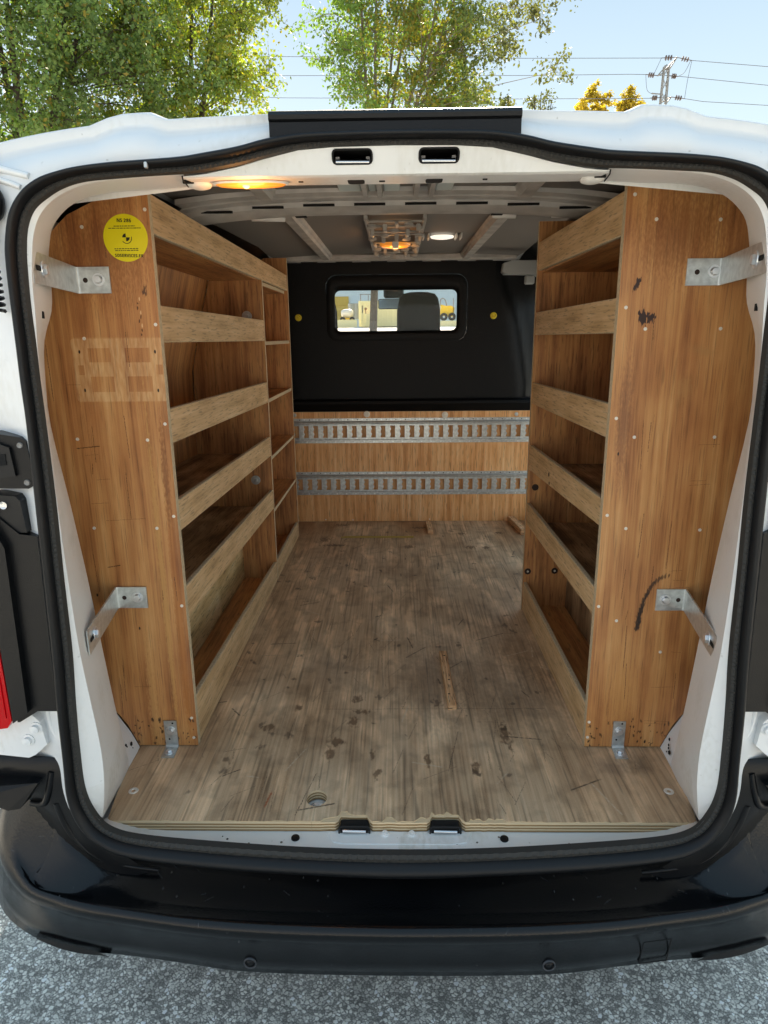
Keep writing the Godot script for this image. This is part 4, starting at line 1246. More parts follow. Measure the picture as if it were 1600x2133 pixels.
func build_cab(van: Node3D) -> void:
	var b := MB.new()
	# cab roof, pillars, doors below the windows, dashboard, bonnet
	b.smooth = 1
	b.loft([p3([-0.86, 1.78, -2.42, -0.70, 1.905, -2.42, -0.4, 1.955, -2.42, 0, 1.965, -2.42, 0.4, 1.955, -2.42, 0.70, 1.905, -2.42, 0.86, 1.78, -2.42]), p3([-0.84, 1.77, -3.0, -0.68, 1.90, -3.0, -0.4, 1.945, -3.02, 0, 1.955, -3.02, 0.4, 1.945, -3.02, 0.68, 1.90, -3.0, 0.84, 1.77, -3.0])])
	put("cab_roof", b, M.paint, van)
	for s in [-1.0, 1.0]:
		b = MB.new()
		b.tube(p3([s * 0.80, 1.80, -2.95, s * 0.86, 1.20, -3.85]), 0.045, 0.06, 8)
		put("windscreen_pillar", b, M.paint, van)
		boxed("cab_door", V(minf(s * 0.87, s * 0.95), 0.35, -3.75), V(maxf(s * 0.87, s * 0.95), 1.18, -2.44), M.paint, van, 0.02)
	b = MB.new()
	b.slab(p2([-4.85, 0.40, -3.3, 0.40, -3.3, 1.10, -3.42, 1.20, -3.86, 1.18, -4.5, 1.02, -4.85, 0.80]), 0, -0.86, 0.86)
	put("bonnet", b, M.paint, van)
	boxed("dashboard", V(-0.80, 0.95, -3.38), V(0.80, 1.21, -3.10), M.seat, van, 0.04)
	boxed("cab_floor", V(-0.85, 0.45, -3.3), V(0.85, 0.55, -2.42), M.seat, van, 0.0)
	b = MB.new(); b.quad(V(-0.80, 1.20, -3.86), V(0.80, 1.20, -3.86), V(0.74, 1.86, -2.98), V(-0.74, 1.86, -2.98)); put("windscreen", b, M.glass, van)
	for q in [[0.128, 0.0], [-0.45, 0.0]]:
		b = MB.new()
		var rows := []
		for k in [[0.98, 0.21, 0.05], [1.2, 0.22, 0.06], [1.45, 0.19, 0.06], [1.58, 0.128, 0.05], [1.60, 0.122, 0.05], [1.70, 0.121, 0.052], [1.765, 0.108, 0.05], [1.788, 0.09, 0.04], [1.797, 0.05, 0.02], [1.799, 0.0, 0.0]]:
			var ring := PackedVector3Array()
			for j in 20:
				var a := TAU * j / 20
				ring.append(V(q[0] + signf(cos(a)) * pow(absf(cos(a)), 0.6) * k[1], k[0], -2.72 + (1.5 - k[0]) * -0.10 + signf(sin(a)) * pow(absf(sin(a)), 0.6) * k[2]))
			rows.append(ring)
		b.smooth = 1; b.loft(rows, true)
		var st := put("seat", b, M.seat, van)
		b = MB.new(); b.box(V(q[0] - 0.22, 0.78, -3.15), V(q[0] + 0.22, 0.96, -2.66), 0.03); put("seat_cushion", b, M.seat, st)
	b = MB.new(); b.slab(round_rect(-0.110, 1.728, 0.075, 1.790, 0.012), 2, -3.215, -3.200); var mi := put("rear_view_mirror", b, M.rubber, van)
	b = MB.new(); b.slab(round_rect(-0.106, 1.732, 0.071, 1.786, 0.010), 2, -3.1995, -3.198); put("mirror_glass", b, M.mirror, mi)
	b = MB.new(); b.box(V(-0.075, 1.792, -3.20), V(0.05, 1.86, -3.12), 0.01); put("mirror_mount", b, M.rubber, mi)

# ---------------------------------------------------------------- fittings
func screws(on: Node, list: Array, z: float, m: Material) -> void:
	var first: MeshInstance3D
	for q in list:
		if first == null:
			var b := MB.new()
			b.lathe([Vector2(0.0038, 0.0), Vector2(0.0035, 0.0012), Vector2(0.0018, 0.0014), Vector2(0.0012, 0.0006), Vector2(0.0, 0.0006)], V(q[0], q[1], z), V(0, 0, 1), 10)
			first = put("screw", b, m, on, true)
		else:
			again(first, "screw", on, V(q[0], q[1] - 0.0038, z + 0.0007))

# a front board of a shelf: runs along z at x0..x1, heights at its near and far end
func lip(unit: Node, x0: float, x1: float, za: float, zb: float, top_a: float, top_b: float, bot_a: float, bot_b: float, called := "lip_board") -> MeshInstance3D:
	var b := MB.new()
	b.grain = 2
	b.jit = Vector2(top_a * 3.7, x0 * 5.1 + top_a * 9.3)
	var c := 0.0016
	# faces, with small worn chamfers along the upper and lower edges
	b.slab(p2([za, bot_a + c, zb, bot_b + c, zb, top_b - c, za, top_a - c]), 0, x0, x1)
	b.s = 1
	for e in [[top_a - c, top_b - c, top_a, top_b], [bot_a + c, bot_b + c, bot_a, bot_b]]:
		var A := [V(x0, e[0], za), V(x0 + c, e[2], za), V(x1 - c, e[2], za), V(x1, e[0], za)]
		var B := [V(x0, e[1], zb), V(x0 + c, e[3], zb), V(x1 - c, e[3], zb), V(x1, e[1], zb)]
		for k in 3: b.quad(A[k], A[k + 1], B[k + 1], B[k])
	return put(called, b, [M.lip, M.ply_edge], unit)

func upright(unit: Node, called: String, poly: PackedVector2Array, z0: float, z1: float, m: Material) -> MeshInstance3D:
	var b := MB.new()
	b.grain = 1
	b.slab(poly, 2, z0, z1, 1)
	return put(called, b, [m, M.ply_edge], unit)

func plate(unit: Node, called: String, lo: Vector3, hi: Vector3, m: Material) -> MeshInstance3D:
	return boxed(called, lo, hi, [m, M.ply_edge], unit, 0.0008, 2, [0])

func build_left_rack() -> void:
	var u := thing("shelf_unit", "long plywood shelf unit with a round yellow sticker on its end panel", "shelf unit", V(-0.64, F, -1.15), "plywood shelf units along the van sides")
	var poly := p2([-0.497, 0.583, -0.497, 1.850, -0.548, 1.847, -0.61, 1.832, -0.665, 1.808, -0.715, 1.765, -0.755, 1.70, -0.785, 1.58, -0.795, 1.2, -0.795, 0.76, -0.72, 0.72, -0.668, 0.64, -0.644, 0.583])
	var end := upright(u, "end_panel", poly, -0.283, -0.265, M.end_left)
	screws(end, [[-0.505, 1.816], [-0.505, 1.593], [-0.505, 1.384], [-0.505, 1.175], [-0.506, 0.957], [-0.637, 1.785], [-0.702, 1.352], [-0.547, 1.349], [-0.690, 1.148], [-0.546, 1.147], [-0.66, 1.566], [-0.508, 0.66], [-0.507, 0.605]], -0.265, M.screw)
	build_sticker(end)
	# dividers
	poly = p2([-0.4985, 0.583, -0.4985, 1.772, -0.695, 1.772, -0.735, 1.64, -0.78, 1.45, -0.79, 1.2, -0.79, 0.583])
	var dv := upright(u, "divider", poly, -1.434, -1.418, M.panel)
	for q in [[-0.561, 1.642], [-0.565, 1.011]]:
		var b := MB.new(); b.lathe([Vector2(0.019, 0.0), Vector2(0.018, 0.0015), Vector2(0.008, 0.002), Vector2(0.007, 0.0055), Vector2(0.0, 0.006)], V(q[0], q[1], -1.418), V(0, 0, 1), 18)
		put("washer", b, M.galv, dv)
	poly = p2([-0.497, 0.583, -0.497, 1.912, -0.60, 1.912, -0.74, 1.82, -0.79, 1.6, -0.79, 0.583])
	var far := upright(u, "end_panel", poly, -2.040, -2.024, M.panel)
	screws(far, [[-0.53, 0.62]], -2.024, M.screw)
	# front boards
	var x0 := -0.512; var x1 := -0.499
	lip(u, x0, x1, -0.284, -2.023, 1.850, 1.838, 1.773, 1.770)
	lip(u, x0, x1, -0.284, -1.417, 1.632, 1.627, 1.556, 1.551)
	lip(u, x0, x1, -0.284, -1.417, 1.414, 1.397, 1.338, 1.318)
	lip(u, x0, x1, -0.284, -1.417, 1.206, 1.184, 1.134, 1.108)
	lip(u, x0, x1, -0.284, -1.417, 0.998, 0.970, 0.920, 0.892)
	lip(u, x0, x1, -0.284, -1.417, 0.710, 0.664, 0.583, 0.583, "kick_board")
	lip(u, x0, x1, -1.435, -2.023, 0.664, 0.662, 0.583, 0.583, "kick_board")
	# shelves behind them
	for q in [[1.773, -0.69], [1.556, -0.76], [1.336, -0.785], [1.130, -0.79], [0.914, -0.79]]:
		var m: Material = M.shelf if q[0] < 1.2 else M.panel
		var b := MB.new(); b.grain = 2; b.jit = Vector2(q[0], q[0] * 3)
		var dn: float = 0.004 if q[0] > 1.5 else 0.022
		b.slab(p2([-0.284, q[0] + 0.001, -1.417, q[0] - dn, -1.417, q[0] - dn + 0.011, -0.284, q[0] + 0.012]), 0, q[1], -0.513)
		put("shelf", b, m, u)
	for y in [1.770, 1.549, 1.330, 1.103, 0.886]:
		plate(u, "shelf", V(-0.78, y - 0.014, -2.023), V(-0.500 if y < 1.7 else -0.513, y, -1.435), M.panel)
	plate(u, "bottom_board", V(-0.635, 0.584, -1.417), V(-0.513, 0.596, -0.284), M.panel)
	plate(u, "bottom_board", V(-0.79, 0.584, -2.023), V(-0.513, 0.596, -1.435), M.panel)
	# back: follows the side of the van, with a boxed wheel arch at the foot
	var b := MB.new(); b.grain = 1
	b.loft([p3([-0.694, 1.79, -0.284, -0.74, 1.62, -0.284, -0.785, 1.44, -0.284, -0.79, 1.2, -0.284, -0.79, 0.90, -0.284]), p3([-0.694, 1.79, -1.417, -0.74, 1.62, -1.417, -0.785, 1.44, -1.417, -0.79, 1.2, -1.417, -0.79, 0.90, -1.417])], false, true)
	b.loft([p3([-0.694, 1.79, -1.435, -0.74, 1.62, -1.435, -0.785, 1.44, -1.435, -0.79, 1.2, -1.435, -0.79, 0.59, -1.435]), p3([-0.694, 1.79, -2.023, -0.74, 1.62, -2.023, -0.785, 1.44, -2.023, -0.79, 1.2, -2.023, -0.79, 0.59, -2.023])], false, true)
	put("back_panel", b, M.panel, u)
	boxed("wheel_arch_board", V(-0.647, 0.597, -1.417), V(-0.635, 0.892, -0.284), M.arch_wood, u, 0.001, 2)

func build_sticker(end: Node) -> void:
	var c := Vector2(-0.5495, 1.763)
	var b := MB.new(); b.lathe([Vector2(0.0455, 0.0), Vector2(0.0455, 0.0006), Vector2(0.0, 0.0008)], V(c.x, c.y, -0.265), V(0, 0, 1), 48)
	var st := put("sticker", b, M.sticker, end)
	st.set_meta("label", "round yellow sticker printed with a black number and a web address")
	var f := SystemFont.new(); f.font_names = PackedStringArray(["Droid Sans"]); f.font_weight = 700
	for q in [["NS 286", 0.0, 0.033, 0.0085], ["SDSERVICES.FR", 0.004, -0.034, 0.0075]]:
		var tm := TextMesh.new(); tm.text = q[0]; tm.font = f; tm.font_size = 32; tm.pixel_size = q[3] / 32.0 * 1.1; tm.depth = 0.0004; tm.material = M.ink
		var o := MeshInstance3D.new(); o.mesh = tm; o.name = "lettering" if q[2] > 0 else "lettering_001"; st.add_child(o)
		o.position = V(c.x + q[1], c.y + q[2], -0.2639) - origin_of(st)
		o.rotation.z = -0.03
	# lines of small print, and the round target mark
	b = MB.new()
	var rng := RandomNumberGenerator.new(); rng.seed = 3
	for q in [[0.0225, 0.022], [0.0185, 0.033], [-0.0205, 0.025], [-0.024, 0.024]]:
		var x: float = -q[1]
		while x < q[1]:
			var w := rng.randf_range(0.002, 0.007)
			b.box(V(c.x + x, c.y + q[0] - 0.0009, -0.2643), V(c.x + minf(x + w, q[1]), c.y + q[0] + 0.0009, -0.2640))
			x += w + 0.0012
	put("small_print", b, M.ink_soft, st)
	b = MB.new()
	for q in [0.5, 1.5]:
		var fan := PackedVector2Array([Vector2(c.x + 0.001, c.y + 0.001)])
		for k in 7:
			var a: float = PI * q + PI / 2 * k / 6.0
			fan.append(Vector2(c.x + 0.001 + cos(a) * 0.0075, c.y + 0.001 + sin(a) * 0.0075))
		b.slab(fan, 2, -0.2643, -0.2639)
	var arc := PackedVector3Array()
	for k in 15:
		var a := lerpf(-2.5, 0.2, k / 14.0)
		arc.append(V(c.x + 0.002 + cos(a) * 0.0105, c.y + sin(a) * 0.0105, -0.2641))
	b.tube(arc, 0.0007, 0.0007, 5)
	put("target_mark", b, M.ink, st)

func build_right_rack() -> void:
	var u := thing("shelf_unit", "short plywood shelf unit with black scuff marks on its end panel", "shelf unit", V(0.62, F, -0.69), "plywood shelf units along the van sides")
	var poly := p2([0.459, 0.583, 0.644, 0.583, 0.668, 0.64, 0.72, 0.72, 0.795, 0.76, 0.795, 1.2, 0.785, 1.58, 0.765, 1.72, 0.735, 1.80, 0.69, 1.86, 0.60, 1.885, 0.459, 1.890])
	var end := upright(u, "end_panel", poly, -0.281, -0.263, M.end_right)
	screws(end, [[0.4745, 1.831], [0.4745, 1.617], [0.473, 1.389], [0.470, 1.173], [0.467, 0.954], [0.521, 1.785], [0.648, 1.783], [0.518, 1.574], [0.673, 1.573], [0.515, 1.348], [0.687, 1.347], [0.514, 1.142], [0.679, 1.138], [0.511, 0.918], [0.620, 0.838], [0.466, 0.651], [0.465, 0.609]], -0.263, M.screw)
	poly = p2([0.459, 0.583, 0.79, 0.583, 0.79, 1.6, 0.74, 1.80, 0.64, 1.88, 0.60, 1.912, 0.459, 1.912])
	var far := upright(u, "end_panel", poly, -1.121, -1.105, M.panel)
	screws(far, [[0.486, 1.362], [0.486, 1.165], [0.475, 0.733], [0.572, 0.735]], -1.105, M.screw)
	for q in [[0.487, 1.046], [0.475, 0.733], [0.572, 0.735]]:
		var b := MB.new(); b.lathe([Vector2(0.012, 0.0), Vector2(0.011, 0.0007), Vector2(0.0, 0.0008)], V(q[0], q[1], -1.105), V(0, 0, 1), 12); put("stain", b, M.ink_brown, far)
	var x0 := 0.461; var x1 := 0.474
	for q in [[1.843, 1.850, 1.758, 1.764], [1.637, 1.635, 1.566, 1.563], [1.418, 1.408, 1.344, 1.338], [1.206, 1.196, 1.142, 1.110], [0.992, 0.990, 0.924, 0.914]]:
		lip(u, x0, x1, -0.282, -1.104, q[0], q[1], q[2], q[3])
	lip(u, x0, x1, -0.282, -1.104, 0.688, 0.692, 0.583, 0.583, "kick_board")
	for q in [[1.760, 0.72], [1.566, 0.76], [1.342, 0.785], [1.130, 0.79], [0.918, 0.79]]:
		var b := MB.new(); b.grain = 2; b.jit = Vector2(q[0] * 2, q[0] * 4)
		var dn: float = 0.002 if q[0] > 1.5 else 0.012
		b.slab(p2([-0.282, q[0] + 0.001, -1.104, q[0] - dn, -1.104, q[0] - dn + 0.011, -0.282, q[0] + 0.012]), 0, 0.475, q[1])
		put("shelf", b, M.shelf if q[0] < 1.2 else M.panel, u)
	plate(u, "bottom_board", V(0.475, 0.584, -1.104), V(0.617, 0.596, -0.282), M.panel)
	var b := MB.new(); b.grain = 1
	b.loft([p3([0.70, 1.88, -0.282, 0.74, 1.68, -0.282, 0.785, 1.46, -0.282, 0.79, 1.2, -0.282, 0.79, 0.90, -0.282]), p3([0.70, 1.88, -1.104, 0.74, 1.68, -1.104, 0.785, 1.46, -1.104, 0.79, 1.2, -1.104, 0.79, 0.90, -1.104])])
	put("back_panel", b, M.panel, u)
	boxed("wheel_arch_board", V(0.617, 0.597, -1.104), V(0.629, 0.89, -0.282), M.shelf, u, 0.001, 1)
	b = MB.new(); b.lathe([Vector2(0.007, 0), Vector2(0.006, 0.001), Vector2(0, 0.001)], V(0.4609, 1.155, -0.80), V(-1, 0, 0), 10); b.lathe([Vector2(0.005, 0), Vector2(0.004, 0.001), Vector2(0, 0.001)], V(0.4609, 1.13, -0.79), V(-1, 0, 0), 10)
	put("knot", b, M.ink_brown, u)

func build_floor_board() -> void:
	var rng := RandomNumberGenerator.new(); rng.seed = 21
	var chips := FastNoiseLite.new(); chips.seed = 8; chips.frequency = 0.03; chips.fractal_octaves = 2
	var edge := func(inset: float, ragged: float) -> PackedVector2Array:   # (x, z) outline, rear edge first, notched for the latches
		var o := PackedVector2Array()
		var rear := [[-0.612, 0.0], [-0.40, 0.0], [-0.22, 0.0], [-0.132, 0.0], [-0.126, -0.006], [-0.122, -0.019], [-0.066, -0.019], [-0.060, -0.006], [-0.054, 0.0], [0.0, 0.0], [0.060, 0.0], [0.066, -0.006], [0.072, -0.021], [0.128, -0.021], [0.134, -0.006], [0.141, 0.0], [0.22, 0.0], [0.40, 0.0], [0.620, 0.0]]
		for i in rear.size() - 1:
			var a := Vector2(rear[i][0], rear[i][1]); var c := Vector2(rear[i + 1][0], rear[i + 1][1])
			var m := maxi(1, int(a.distance_to(c) / 0.006))
			for k in m:
				var p := a.lerp(c, float(k) / m)
				var zone: float = 1.0 if (p.x > -0.16 and p.x < 0.27) else 0.2
				p.y -= inset + ragged * zone * (0.25 * rng.randf() + clampf(chips.get_noise_1d(p.x * 1000.0) * 2.2, 0, 1))
				o.append(p)
		o.append_array(p2([0.622, -0.004, 0.638, -0.085, 0.640, -0.18, 0.646, -0.262, 0.80, -0.30, 0.80, -2.338, -0.80, -2.338, -0.80, -0.30, -0.643, -0.262, -0.640, -0.18, -0.630, -0.085, -0.617, -0.010]))
		# keyhole to the round hole
		var hole := PackedVector2Array()
		for k in 25:
			var a := PI / 2 - 0.004 + TAU * k / 24.0 * 0.9985
			hole.append(Vector2(-0.1795 + cos(a) * 0.0225, -0.0745 + sin(a) * 0.0265))
		var best := 0
		for i in o.size():
			if o[i].y > -0.02 and absf(o[i].x + 0.1795) < absf(o[best].x + 0.1795): best = i
		var r := o.slice(0, best + 1)
		r.append_array(hole)
		r.append(o[best] + Vector2(0.0004, 0.0))
		r.append_array(o.slice(best + 1))
		return r
	var board := thing("floor_board", "worn grey plywood floor board with a round hole near its rear edge", "floor board", V(0, 0.5575, -1.1))
	var b := MB.new(); b.grain = 2
	b.slab(edge.call(0.0015, 0.013), 1, 0.5786, F, 1, false, true)
	put("top_veneer", b, [M.floor, M.chip], board)
	for k in 6:
		b = MB.new(); b.grain = 2
		var y0 := 0.5575 + k * 0.0035
		b.slab(edge.call(0.0004 * (k % 2), 0.0012), 1, y0, y0 + 0.00345, -1, k == 0, k == 5)
		put("ply", b, M.chip if k % 2 else M.ply_dark, board)
	for q in [[-0.596, -0.097], [0.602, -0.101]]:
		b = MB.new(); b.lathe([Vector2(0.011, 0), Vector2(0.010, 0.0015), Vector2(0.005, 0.001), Vector2(0.004, -0.0005), Vector2(0.0, -0.0005)], V(q[0], F, q[1]), V(0, 1, 0), 16); put("countersunk_screw", b, M.screw, board)
	b = MB.new(); b.lathe([Vector2(0.024, 0), Vector2(0.018, 0.004), Vector2(0.012, 0.001), Vector2(0.0, 0.003)], V(-0.178, 0.5545, -0.07), V(0, 1, 0), 12)
	put("hole_ring", b, M.galv, board)

func build_battens() -> void:
	var b := MB.new(); b.grain = 2
	b.xf = Transform3D(Basis(Vector3.UP, 0.012), V(0.147, F, -0.592))
	b.box(V(-0.0125, 0.0, -0.165), V(0.0115, 0.014, 0.162), 0.0025)
	var o := put("wood_batten", b, M.batten)
	tag(o, "narrow rough batten lying alone in the middle of the floor board", "batten", "loose battens on the floor")
	for q in [[-0.13, 0.0], [0.02, 0.003], [0.10, -0.003]]:
		b = MB.new(); b.lathe([Vector2(0.0035, 0), Vector2(0.0, 0.0012)], V(0.147 + q[1], F + 0.014, -0.592 + q[0]), V(0, 1, 0), 8); put("nail", b, M.ink_brown, o)
	b = MB.new(); b.grain = 2; b.xf = Transform3D(Basis(Vector3.UP, 0.02), V(0.170, F, -2.175)); b.box(V(-0.014, 0, -0.098), V(0.014, 0.020, 0.095), 0.003)
	o = put("wood_batten", b, M.batten); tag(o, "short square batten standing out from the foot of the plywood wall panel", "batten", "loose battens on the floor")
	b = MB.new(); b.grain = 2; b.xf = Transform3D(Basis(Vector3.UP, 0.10), V(0.636, F, -2.19)); b.box(V(-0.019, 0, -0.135), V(0.019, 0.030, 0.125), 0.003)
	o = put("wood_batten", b, M.batten); tag(o, "thick pale batten at the far corner beside the side door opening", "batten", "loose battens on the floor")
	b = MB.new(); b.xf = Transform3D(Basis(Vector3.UP, -0.012), V(-0.092, F, -2.022)); b.box(V(-0.176, 0, -0.011), V(0.177, 0.007, 0.0), 0.002); b.box(V(-0.19, 0, -0.004), V(-0.176, 0.006, 0.001), 0.001)
	o = put("yellow_slat", b, M.stick); tag(o, "thin yellowish slat lying crosswise at the front of the floor board", "slat")
	b = MB.new(); b.smooth = 1
	b.lathe([Vector2(0.0, 0.0), Vector2(0.035, 0.005), Vector2(0.045, 0.03), Vector2(0.03, 0.055), Vector2(0.0, 0.06)], V(0.735, F, -2.22), V(0, 1, 0), 12, true)
	o = put("cloth_bundle", b, M.grey_blue); tag(o, "small blue grey bundle behind the thick batten", "bundle")

func build_front_wall() -> void:
	var w := thing("wall_panel", "orange brown plywood panel covering the lower bulkhead", "wall panel", V(0.0, F, -2.336))
	var b := MB.new(); b.grain = 1
	b.box(V(-0.80, 0.581, -2.338), V(0.80, 1.181, -2.328), 0.001, [1])
	put("board", b, [M.bulk_wood, M.ply_edge], w)
	for q in [[-0.155, 1.167, 1], [0.256, 1.161, 1], [-0.537, 1.165, 0], [0.630, 1.162, 0]]:
		b = MB.new()
		var r: float = 0.017 if q[2] else 0.010
		b.lathe([Vector2(r, 0), Vector2(r * 0.95, 0.003), Vector2(r * 0.55, 0.0035), Vector2(r * 0.5, 0.007), Vector2(r * 0.2, 0.006), Vector2(0, 0.006)], V(q[0], q[1], -2.328), V(0, 0, 1), 16)
		put("washer" if q[2] else "bolt", b, M.washer if q[2] else M.galv, w)
	screws(w, [[-0.39, 0.592], [-0.24, 0.59], [0.18, 0.592]], -2.328, M.screw)
	for r in [[1.1465, 1.015, -0.005, "upper slotted steel cargo rail across the plywood wall panel"], [0.859, 0.732, 0.004, "lower slotted steel cargo rail across the plywood wall panel"]]:
		var hi: float = r[0]; var lo: float = r[1]
		var rail := thing("cargo_rail", r[3], "cargo rail", V(0.07, lo, -2.326), "slotted cargo rails")
		b = MB.new()
		var x0 := -0.60; var x1 := 0.74
		var zf := -2.3255; var zw := -2.3135
		var yb := lo + 0.018; var yt := hi - 0.024
		var sb := lo + 0.031; var sh := hi - 0.038
		var prof := [[hi, zf], [hi - 0.014, zf], [hi - 0.020, zw + 0.004], [hi - 0.027, zw + 0.003], [hi - 0.030, zw], [sh, zw]]
		for i in prof.size() - 1: b.quad(V(x0, prof[i + 1][0], prof[i + 1][1]), V(x1, prof[i + 1][0], prof[i + 1][1]), V(x1, prof[i][0], prof[i][1]), V(x0, prof[i][0], prof[i][1]))
		prof = [[sb, zw], [lo + 0.022, zw], [lo + 0.019, zw + 0.003], [lo + 0.014, zw + 0.003], [lo + 0.011, zf], [lo, zf]]
		for i in prof.size() - 1: b.quad(V(x0, prof[i + 1][0], prof[i + 1][1]), V(x1, prof[i + 1][0], prof[i + 1][1]), V(x1, prof[i][0], prof[i][1]), V(x0, prof[i][0], prof[i][1]))
		b.quad(V(x0, hi, zf - 0.0022), V(x0, hi, zf), V(x1, hi, zf), V(x1, hi, zf - 0.0022))
		put("rail_flange", b, M.galv, rail)
		# the bridges of metal between the slots, each with its two nibs
		var first: MeshInstance3D
		for k in 27:
			var x: float = -0.612 + k * 0.0508 + r[2]
			if first == null:
				b = MB.new(); b.box(V(x, sb - 0.0005, zw - 0.003), V(x + 0.0255, sh + 0.0005, zw + 0.0002), 0.0008)
				for y in [0.28, 0.72]:
					var yy := lerpf(sb, sh, y)
					b.slab(p2([x + 0.025, yy - 0.009, x + 0.0295, yy - 0.005, x + 0.0305, yy, x + 0.0295, yy + 0.005, x + 0.025, yy + 0.009]), 2, zw - 0.0028, zw - 0.0002)
				first = put("slot_bridge", b, M.galv, rail, true)
			else: again(first, "slot_bridge", rail, first.position + origin_of(rail) + V(k * 0.0508, 0, 0))
		b = MB.new()
		for k in 27:
			var x: float = -0.587 + k * 0.0508
			b.lathe([Vector2(0.0042, 0), Vector2(0.0035, 0.0018), Vector2(0, 0.002)], V(x, hi - 0.007, zf), V(0, 0, 1), 8)
			b.lathe([Vector2(0.0042, 0), Vector2(0.0035, 0.0018), Vector2(0, 0.002)], V(x + 0.01, lo + 0.006, zf), V(0, 0, 1), 8)
		var rv := put("rivets", b, M.zinc, rail); rv.set_meta("kind", "stuff")
		b = MB.new()
		for k in 26: b.lathe([Vector2(0.003, 0), Vector2(0, 0.0003)], V(-0.561 + k * 0.0508, hi - 0.0075, zf), V(0, 0, 1), 8)
		rv = put("punched_holes", b, M.void_black, rail); rv.set_meta("kind", "stuff")

func bolt(parent: Node, at: Vector3, axis: Vector3, r := 0.0085) -> void:
	var b := MB.new()
	b.lathe([Vector2(r * 1.55, 0), Vector2(r * 1.5, 0.0018)], at, axis, 16)
	b.lathe([Vector2(r * 1.5, 0.0018), Vector2(r, 0.0018)], at, axis, 16)
	b.lathe([Vector2(r, 0.0018), Vector2(r, 0.006), Vector2(r * 0.85, 0.0075), Vector2(0, 0.0078)], at, axis, 6)
	put("bolt", b, M.zinc, parent)

# a bent strap that ties the rack to the jamb: one leg on the end panel, the other out along the jamb
func strap(label: String, s: float, y: float, x_in: float, x_fold: float, x_end: float, z_end: float, bolt_x: float, hole_x: float, slot: float) -> void:
	var g := thing("strap_bracket", label, "bracket", V(s * x_fold, y - 0.026, -0.25), "galvanised brackets holding the racks")
	var zp := -0.262
	var h := 0.026
	var t := 0.003
	var dir := V(x_end - x_fold, 0, z_end - zp).normalized()
	var nn := V(-dir.z, 0, dir.x)                       # towards the middle of the van
	# outline of the bent strip seen from above, as (x, z)
	var face := [Vector2(x_in, zp + t), Vector2(x_fold - 0.004, zp + t), Vector2(x_fold - 0.0012, zp + t + 0.001), Vector2(x_fold + dir.x * 0.006 + nn.x * 0.0005, zp + t + dir.z * 0.006), Vector2(x_end, z_end)]
	var back := [Vector2(x_end - nn.x * t, z_end - nn.z * t), Vector2(x_fold + 0.003, zp + 0.004), Vector2(x_fold + 0.002, zp), Vector2(x_in, zp)]
	var poly := PackedVector2Array()
	for q in face + back: poly.append(Vector2(q.x * s, q.y))
	var b := MB.new(); b.slab(poly, 1, y - h, y + h)
	put("bent_plate", b, M.galv, g)
	var side := V(s * nn.x, 0, nn.z)
	bolt(g, V(s * bolt_x, y + 0.001, zp + t), V(0, 0, 1))
	b = MB.new(); b.lathe([Vector2(0.0052, 0), Vector2(0.0, 0.0004)], V(s * hole_x, y, zp + t), V(0, 0, 1), 14); put("bolt_hole", b, M.ink_brown, g)
	var m := V(x_fold, y, zp + t).lerp(V(x_end, y, z_end), slot)
	bolt(g, V(m.x * s, y, m.z) + side * 0.0003, side, 0.0095)
	var e := V(x_fold, y, zp + t).lerp(V(x_end, y, z_end), slot + 0.11)
	b = MB.new()
	b.xf = Transform3D(Basis(V(s * dir.x, 0, dir.z), Vector3.UP, side), V(e.x * s, y, e.z) + side * 0.0006)
	b.slab(round_rect(-0.016, -0.0045, 0.012, 0.0045, 0.0044), 2, 0.0, 0.0004)
	put("slot", b, M.void_black, g)

func foot(label: String, x0: float, x1: float, skew: float) -> void:
	var g := thing("foot_bracket", label, "bracket", V((x0 + x1) / 2, F, -0.24), "galvanised brackets holding the racks")
	var b := MB.new()
	b.slab(p2([-0.2625, 0.654, -0.2595, 0.654, -0.2595, 0.588, -0.256, 0.5835, -0.216, 0.583, -0.216, 0.5805, -0.258, 0.5805, -0.2625, 0.586]), 0, 0.0, x1 - x0)
	for k in 3:
		for i in b.v[k].size():
			var p: Vector3 = b.v[k][i]
			b.v[k][i] = V(x0 + p.x + skew * maxf(0, p.z + 0.256), p.y, p.z)
	put("bent_plate", b, M.galv, g)
	var c := (x0 + x1) / 2
	bolt(g, V(c, 0.628, -0.2595), V(0, 0, 1), 0.0075)
	bolt(g, V(c + skew * 0.02, 0.583, -0.236), V(0, 1, 0), 0.0075)
	for q in [[c + 0.006, 0.648], [c - 0.005, 0.604]]:
		b = MB.new(); b.lathe([Vector2(0.0025, 0), Vector2(0, 0.0003)], V(q[0], q[1], -0.2595), V(0, 0, 1), 10); put("bolt_hole", b, M.void_black, g)

func build_brackets() -> void:
	strap("bent steel bracket under the yellow sticker, tying the long rack to the jamb", -1, 1.682, 0.589, 0.656, 0.600, 0.020, 0.612, 0.640, 0.80)
	strap("bent steel bracket low on the long rack, reaching out to the jamb", -1, 0.980, 0.584, 0.654, 0.6135, -0.022, 0.606, 0.637, 0.80)
	strap("bent steel bracket high on the scuffed end panel of the short rack", 1, 1.684, 0.590, 0.6585, 0.598, 0.030, 0.645, 0.611, 0.78)
	strap("bent steel bracket beside the curved black scuff on the short rack", 1, 0.971, 0.5965, 0.662, 0.6165, -0.010, 0.617, 0.647, 0.80)
	foot("small angle bracket fixing the foot of the long rack to the floor", -0.5765, -0.5455, 0.05)
	foot("small angle bracket fixing the foot of the short rack to the floor", 0.525, 0.5545, -0.08)

